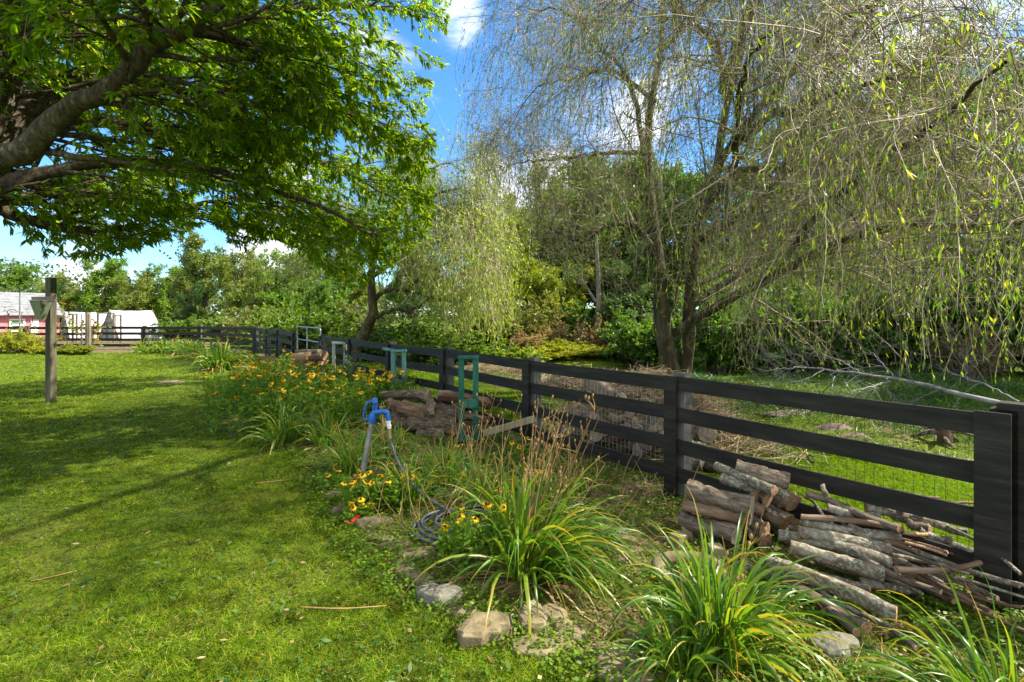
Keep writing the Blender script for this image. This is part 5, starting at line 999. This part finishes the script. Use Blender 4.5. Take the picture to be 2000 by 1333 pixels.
FM = [flower_mesh(q) for q in range(4)]+[flower_mesh(q+9, 1.35) for q in range(2)]
def susan(c, rad, h, nst, nfl, seed, label, leafL=.07, big=False, group='black-eyed susan plants'):
    rg = np.random.default_rng(seed); root = thing('coneflower_plant', label, 'flower', tuple(c), 0, group)
    a = rg.uniform(0, 6.28, nst); r_ = rad*np.sqrt(rg.random(nst)); b0 = np.stack([np.cos(a)*r_, np.sin(a)*r_, 0*a], 1); k = 7; d = nrm(np.stack([np.cos(a)*.25*rg.random(nst), np.sin(a)*.25*rg.random(nst), np.ones(nst)], 1)); ln = h*rg.uniform(.55, 1.1, nst); pts = [b0]
    for q in range(k-1): d = nrm(d+rg.normal(0, .07, d.shape)); pts.append(pts[-1]+d*(ln/(k-1))[:, None])
    P1 = np.stack(pts, 1); R1 = np.full((nst, k), .0022)*(1.6 if big else 1); P2, R2 = spawn(rg, P1, R1, 3, h*.25, .6, k=4, t0=.4, wander=.1, trop=(0, 0, .3)); mb = MB(); tubes(mb, P1, R1, 4); tubes(mb, P2, R2, 3); mb.build('stems', M['susanleaf'], root)
    mb = MB(); twig_leaves(rg, mb, P1, 12, leafL, leafL*.2, ang=.9, down=.15, k=4, t0=.03); twig_leaves(rg, mb, P2, 4, leafL*.7, leafL*.14, ang=.8, down=.1, k=4); mb.build('foliage', M['susanleaf'], root)
    tips = np.concatenate([P1[:, -1], P2[:, -1]]); 
    tips = tips[np.argsort(-tips[:, 2]+rg.normal(0, h*.15, len(tips)))][:nfl]
    for q, t_ in enumerate(tips):
        o = bpy.data.objects.new('flower', FM[rg.integers(0, 4) if not big else rg.integers(4, 6)]); COL.objects.link(o); o.parent = root; o.location = tuple(t_); o.rotation_euler = (rg.normal(.35, .35), rg.normal(0, .35), rg.uniform(0, 6))
    return root
spots = [(468, 800, 'leftmost yellow flower clump at the lawn edge'), (492, 842, 'yellow flower clump at the left front corner of the bed'), (545, 835, 'flower clump behind the front daylily tuft'), (600, 845, 'flower clump at the front middle of the flower mass'), (655, 835, 'flower clump at the front right of the flower mass'), (520, 790, 'flower clump in the left middle of the flower mass'), (575, 792, 'flower clump in the centre of the flower mass'), (630, 795, 'flower clump right of the centre of the flower mass'), (688, 800, 'flower clump left of the blue hydrant head'), (735, 805, 'flower clump just behind the hydrant head'),
         (540, 752, 'flower clump below the distant firewood heap at its left'), (592, 758, 'flower clump under the distant firewood heap'), (645, 762, 'flower clump under the pale stand'), (700, 765, 'flower clump between the pale and the teal stand'), (745, 775, 'flower clump under the teal stand'), (500, 762, 'flower clump on the left near the lawn edge'), (455, 772, 'sparse yellow flower clump spilling over the lawn edge'), (560, 728, 'rear flower clump left of the distant heap'), (770, 800, 'flower clump beside the old firewood')]
for q, (px, py, lab) in enumerate(spots): c = G(px, py); susan(c, .55, .66 if py > 780 else .60, 46, 17 if q not in (2, 3, 4) else 10, 40+q, lab, leafL=.085, big=True)
susan(G(712, 992), .22, .30, 26, 13, 61, 'low yellow flower clump around the foot of the hydrant'); susan(G(755, 985), .24, .33, 26, 11, 62, 'low yellow flower clump right of the hydrant pipe'); susan(G(700, 1022), .10, .16, 9, 7, 63, 'small yellow flower tuft above the red nozzle', leafL=.05)
susan(G(925, 1112), .20, .46, 26, 15, 64, 'yellow flowers on the left side of the big daylily clump'); susan(G(1020, 1000), .14, .35, 12, 5, 65, 'small yellow flower clump behind the big daylily clump'); susan(G(1010, 905), .2, .3, 12, 4, 66, 'sparse yellow flowers near the fence'); susan(G(655, 960), .14, .22, 10, 4, 67, 'small yellow flower tuft left of the hydrant pipe')
susan(G(830, 930), .35, .28, 30, 3, 68, 'leafy clump with few flowers behind the hose arc'); susan(G(905, 1075), .16, .13, 22, 2, 69, 'broad leafed clump inside the hose coil')
# flower bed at the far left along the back fence
for q, (px, lab) in enumerate([(5, 'yellow green flowering bush at the left edge by the back fence'), (45, 'yellow green flowering bush in front of the shed window'), (85, 'low green bush left of the tall post by the back fence'), (125, 'low green bush right of the tall post by the back fence'), (160, 'low bush at the foot of the trellis post')]):
    o = copy_tree(bpy.data.objects['goldenrod_clump']); c = G(px, 692-2*(q < 2)); o.location = tuple(c); o.scale = (1.2, .7, .45 if q > 1 else 1.15); o.rotation_euler = (0, 0, q*1.3); o['label'] = lab; o['group'] = 'low bushes along the back fence'
# climbing vine
def vine(pts, seed, label, n_=26):
    rg = np.random.default_rng(seed); root = thing('climbing_vine', label, 'vine', (0, 0, 0)); P1 = np.array([resample(V(a), 12) for a in pts]); P1[:, 1:] += rg.normal(0, .06, P1[:, 1:].shape); mb = MB(); tubes(mb, P1, np.full(P1.shape[:2], .018), 5); P2, R2 = spawn(rg, P1, np.full(P1.shape[:2], .012), 8, .7, .8, k=6, wander=.2, tropk=(0, 0, -.05)); tubes(mb, P2, R2, 4); mb.build('stems', M['redbark'], root)
    mb = MB(); twig_leaves(rg, mb, P2, n_, .15, .05, ang=.9, down=.2); mb.build('foliage', M['vineleaf'], root)
M['vineleaf'] = leafmat('vine_leaf', [(.08, .16, .02), (.15, .24, .03), (.28, .26, .03), (.35, .07, .02)], tr=.45)
vine([[P(165, 690, 26), P(150, 640, 26), P(120, 605, 26), P(105, 600, 26)], [P(150, 690, 26), P(120, 650, 26), P(130, 615, 26)], [P(165, 690, 25.8), P(180, 650, 25.8), P(190, 630, 25.8)], [P(160, 690, 26), P(165, 655, 26), P(160, 625, 26)]], 5, 'leafy creeper on the fence between tall post and trellis post', 16)
vine([[P(70, 690, 26.6), P(50, 640, 26.6), P(30, 605, 26.6), P(10, 620, 26.6)], [P(20, 690, 26.6), P(50, 650, 26.6), P(75, 610, 26.6), P(95, 625, 26.6)], [P(5, 680, 26.6), P(20, 640, 26.6), P(60, 640, 26.6)]], 6, 'sparse creeper with bare stems arching before the pink shed wall', 3)
# small grey-leaved rose by the pale stand
rg = np.random.default_rng(8); root = thing('rose_bush', 'small grey green leafy bush on a pale stem right of the pale stand', 'bush', tuple(G(690, 775))); P1, R1 = spawn(rg, V([[[0, 0, 0], [.02, 0, .3], [0, 0, .6]]], dtype=float) if False else np.array([[[0, 0, 0], [.02, 0, .3], [0, 0, .65]]], float), np.full((1, 3), .02), 14, .6, .9, k=7, t0=.2, wander=.12, trop=(0, 0, .5)); mb = MB(); tubes(mb, np.array([[[0, 0, 0], [.02, 0, .3], [0, 0, .65]]], float), np.full((1, 3), .016), 6); tubes(mb, P1, R1*.5, 4); mb.build('stems', M['slimbark'], root); mb = MB(); twig_leaves(rg, mb, P1, 30, .07, .024, ang=.9); mb.build('foliage', leafmat('rose_leaf', [(.06, .13, .06), (.10, .19, .10)], tr=.3), root)

# ------------------------------------------------------------------ dry stems and sticks of the bed
rg = np.random.default_rng(12)
def sticks(n_, cond, z0, z1, L, r, up, zmax=.05, seed=1):
    rg = np.random.default_rng(seed); x, y = vis_sample(rg, n_*6, z0, z1, 1.05); q = cond(x, y, fence_s(x, y), np.interp(y, BZ, BX)); x, y = x[q][:n_], y[q][:n_]; m_ = len(x); a = rg.uniform(0, 6.28, m_); d = nrm(np.stack([np.cos(a), np.sin(a), np.abs(rg.normal(up, .2, m_))], 1)); p_ = np.stack([x, y, terrain(x, y)+rg.uniform(.005, zmax, m_)], 1); pts = [p_]; st = L*rg.uniform(.4, 1.3, m_)/5
    for _ in range(5): d = nrm(d+rg.normal(0, .09, d.shape)); pts.append(pts[-1]+d*st[:, None])
    return np.stack(pts, 1), np.maximum(r, y*.0004)[:, None]*np.linspace(1, .5, 6)[None]
mb = MB(); PP, RR = sticks(190, lambda x, y, s, b: (x > b+.15) & (s < -.5) & (y > 4.3) & (y < 8.5), 4, 9, .5, .004, 1.6, seed=3); tubes(mb, PP, RR, 4); PP, RR = sticks(500, lambda x, y, s, b: (x > b) & (s < 0), 2.0, 9, .22, .0028, .08, seed=4); tubes(mb, PP, RR, 4)
tag(mb.build('dry_stems', M['drystalk']), 'dry brown stems standing and lying in the flower bed', 'stems', kind='stuff')
for q, (a, b_, lab) in enumerate([((500, 944), (600, 932), 'bare curved twig lying on the lawn beside the bed'), ((590, 1186), (755, 1183), 'long thin straw twig lying on the lawn'), ((150, 1115), (60, 1135), 'short twig on the lawn at the left')]):
    pa, pb = G(*a, .015), G(*b_, .02); mb = MB(); PP = resample(V([pa, (pa+pb)/2+V([0, -.04, .01]), pb]), 9); tubes(mb, PP, np.linspace(.006, .003, 9), 5); tag(mb.build('twig', M['drystalk']), lab, 'twig')

# ------------------------------------------------------------------ brush heap beyond the fence
rg = np.random.default_rng(14)
def heap(n_, c, ru, rs, H, L, r, seed, mat, label, name='brush_pile', cat='brush pile', flat=.25):
    rg = np.random.default_rng(seed); u = rg.normal(0, .5, n_)*ru; s = rg.normal(0, .45, n_)*rs; env = np.exp(-(u/ru)**2*1.2-(s/rs)**2*1.2); z = H*env*(.35+.65*rg.random(n_)**.5); base = V(c)+FD*u[:, None]+FN*s[:, None]; base[:, 2] = terrain(base[:, 0], base[:, 1])+z
    a = rg.uniform(0, 6.28, n_); d = nrm(np.stack([np.cos(a), np.sin(a), rg.normal(0, flat, n_)], 1)); st = L*rg.uniform(.3, 1.2, n_)/5; pts = [base-d*(st*2.5)[:, None]]
    for _ in range(5): d = nrm(d+rg.normal(0, .12, d.shape)); pts.append(pts[-1]+d*st[:, None])
    PP = np.stack(pts, 1); PP[..., 2] = np.maximum(PP[..., 2], terrain(PP[..., 0], PP[..., 1])+.005); mb = MB(); tubes(mb, PP, (r*rg.uniform(.4, 1.3, n_))[:, None]*np.linspace(1, .4, 6)[None], 4); return tag(mb.build(name, M[mat]), label, cat)
M['straw'] = solid('dry_brush', [(.22, .15, .08), (.36, .27, .16), (.46, .38, .25)], 2, .8, 0, isl=.45)
heap(6000, fp(1.75, 1.75), 1.45, 1.0, .95, .55, .006, 1, 'straw', 'big heap of dry brush and twigs just beyond the fence')
heap(4000, fp(4.6, 3.6), 2.2, .8, .62, .6, .007, 2, 'straw', 'lower heap of dry twigs farther along the fence')
heap(700, fp(9.5, 4.4), 3, 1.0, .4, .6, .007, 5, 'straw', 'thin scatter of dry twigs near the gate beyond the fence')
def rockpile():
    rg = np.random.default_rng(5)
    for q in range(34):
        u = rg.uniform(.2, 2.25); s = rg.uniform(.26, .85); c = fp(u, s); c[2] = .08+(.25+.4*s)*rg.random(); a = rg.uniform(0, 6.28); d = V([math.cos(a), math.sin(a), rg.normal(0, .15)])*rg.uniform(.12, .25)
        log(c-d, c+d, rg.uniform(.05, .10), rg.uniform(.05, .1), 'rough chunk of wood heaped behind the silver wire mesh', mat=['brownbark', 'redbark', 'lichenbark'][q % 3], cut='greycut', seed=200+q, group='wood chunks behind the silver wire mesh', name='wood_chunk', half=q % 2 == 0, cat='log')
rockpile()
log(P(1145, 738, 8.2), P(1200, 775, 7.6), .13, .10, 'big bleached split log lying on the brush heap', mat='greycut', cut='greycut', seed=301, half=True)
log(P(985, 700, 10.5), P(1010, 712, 10.0), .05, .04, 'dark stub poking from the brush heap', mat='brownbark', seed=302)
# dirt mounds and stump
def mound(px, py, rx, ry, h, lab, mt, seed, name='soil_mound', cat='mound'):
    c = G(px, py); rg = np.random.default_rng(seed); n_ = 22; mb = MB(); a = np.arange(n_)*2*math.pi/n_; w_ = 1+.12*np.sin(a*2+seed)+.07*np.sin(a*5); v = []
    for u in np.linspace(1, 0.02, 8): v.append(np.stack([np.cos(a)*rx*u*w_, np.sin(a)*ry*u*w_, h*(1-u**2)-.02+rg.normal(0, .012, n_)], 1))
    i, j = np.meshgrid(np.arange(7), np.arange(n_), indexing='ij'); i = i.ravel(); j = j.ravel(); mb.add(np.array(v).reshape(-1, 3), np.stack([i*n_+j, i*n_+(j+1) % n_, (i+1)*n_+(j+1) % n_, (i+1)*n_+j], 1)); mb.add(np.array(v)[-1], [list(range(n_))]); tag(mb.build(name, M[mt], loc=(c[0], c[1], terrain(c[0], c[1]))), lab, cat)
M['dirt'] = solid('grey_dirt', [(.07, .055, .045), (.14, .11, .09), (.2, .17, .13)], 9, .95, .8, bdist=.02)
mound(1560, 812, .6, .22, .07, 'long low mound of grey dirt seen under the top rail', 'dirt', 1); mound(1632, 838, .30, .16, .09, 'small round mound of grey dirt under the top rail', 'dirt', 2); mound(1670, 850, .25, .14, .05, 'smallest dirt mound behind the second rail', 'dirt', 3)
root = thing('rotten_stump', 'broken brown stump with splayed roots behind the top rail near the end post', 'stump', tuple(G(1845, 862))); rg = np.random.default_rng(3)
P1, R1 = spawn(rg, np.array([[[0, 0, -.05], [0, 0, .12], [0, 0, .25]]], float), np.array([[.1, .09, .07]]), 9, .5, 1.2, k=7, wander=.15, tropk=(0, 0, -.12), rf=.5); mb = MB(); tubes(mb, np.array([[[0, 0, -.05], [0, 0, .12], [0, 0, .22]]], float), np.array([[.1, .09, .06]]), 10, cap=True, lump=.1); mb.build('stump', M['redbark'], root); mb = MB(); tubes(mb, P1, R1, 6); mb.build('roots', M['brownbark'], root)
# fallen branch
M['deadwood'] = solid('bleached_wood', [(.10, .105, .11), (.19, .195, .20), (.28, .28, .28)], 8, .85, .4, bdist=.006)
fb = lambda *p: [list(P(a, b_, d))+[r*.52] for (a, b_, d, r) in p]
branches = [fb((2080, 800, 8.6, .10), (1960, 788, 9.0, .095), (1880, 772, 9.3, .085), (1830, 757, 9.5, .07), (1760, 742, 9.8, .06), (1690, 733, 10.1, .05), (1620, 722, 10.4, .035), (1575, 718, 10.6, .03), (1530, 700, 10.9, .02), (1490, 690, 11.1, .008)),
            fb((1575, 718, 10.6, .025), (1530, 720, 10.4, .02), (1495, 724, 10.2, .008)), fb((1740, 744, 9.9, .035), (1700, 755, 9.7, .03), (1660, 765, 9.5, .01)), fb((1690, 733, 10.1, .03), (1640, 705, 10.4, .025), (1560, 672, 10.9, .01)),
            fb((1750, 744, 9.9, .03), (1725, 712, 10.2, .025), (1698, 684, 10.5, .01)), fb((1735, 742, 9.9, .02), (1733, 760, 9.8, .018), (1738, 778, 9.6, .008)), fb((1580, 715, 10.6, .02), (1560, 695, 10.8, .015), (1530, 680, 11, .006)), fb((1630, 735, 10.2, .02), (1625, 755, 10, .015), (1630, 765, 10, .006)),
            fb((1990, 785, 9, .04), (1930, 755, 9.4, .03), (1880, 735, 9.7, .02), (1830, 715, 10, .008)), fb((1890, 745, 9.7, .02), (1885, 715, 9.9, .015), (1895, 690, 10, .006)), fb((1610, 722, 10.4, .02), (1560, 745, 10.2, .014), (1520, 740, 10.2, .006))]
root = thing('fallen_branch', 'bleached fallen tree limb with bare side branches lying on the bank behind the fence', 'branch'); PL, RL = stackpaths(branches, 18); rg = np.random.default_rng(2); PL[:, 2:] += rg.normal(0, .012, PL[:, 2:].shape)
mb = MB(); tubes(mb, PL[:1], RL[:1], 10, lump=.04); mb.build('main_stem', M['deadwood'], root); mb = MB(); tubes(mb, PL[1:], RL[1:], 7, lump=.04); P1, R1 = spawn(rg, PL, np.minimum(RL, .03), 9, .9, .8, k=8, t0=.25, wander=.16, rf=.45); tubes(mb, P1, R1, 4); P2, R2 = spawn(rg, P1, R1, 4, .45, .7, k=5, wander=.15, rf=.5); tubes(mb, P2, np.maximum(R2, .002), 3); mb.build('side_branches', M['deadwood'], root)
# small dark curl caught on the wire
root = None; c = P(1580, 893, 4.0); mb = MB(); a = np.linspace(0, 5, 14); tubes(mb, np.stack([c[0]+.035*np.cos(a)*(1-a/9)-.0+a*.006, c[1]+.01*np.sin(a), c[2]+.02*np.sin(a)-a*.004], 1), np.full(14, .008), 6, cap=True); tag(mb.build('latch_hook', M['wire']), 'small dark metal latch hook on the wire mesh above the stick heap', 'hook')
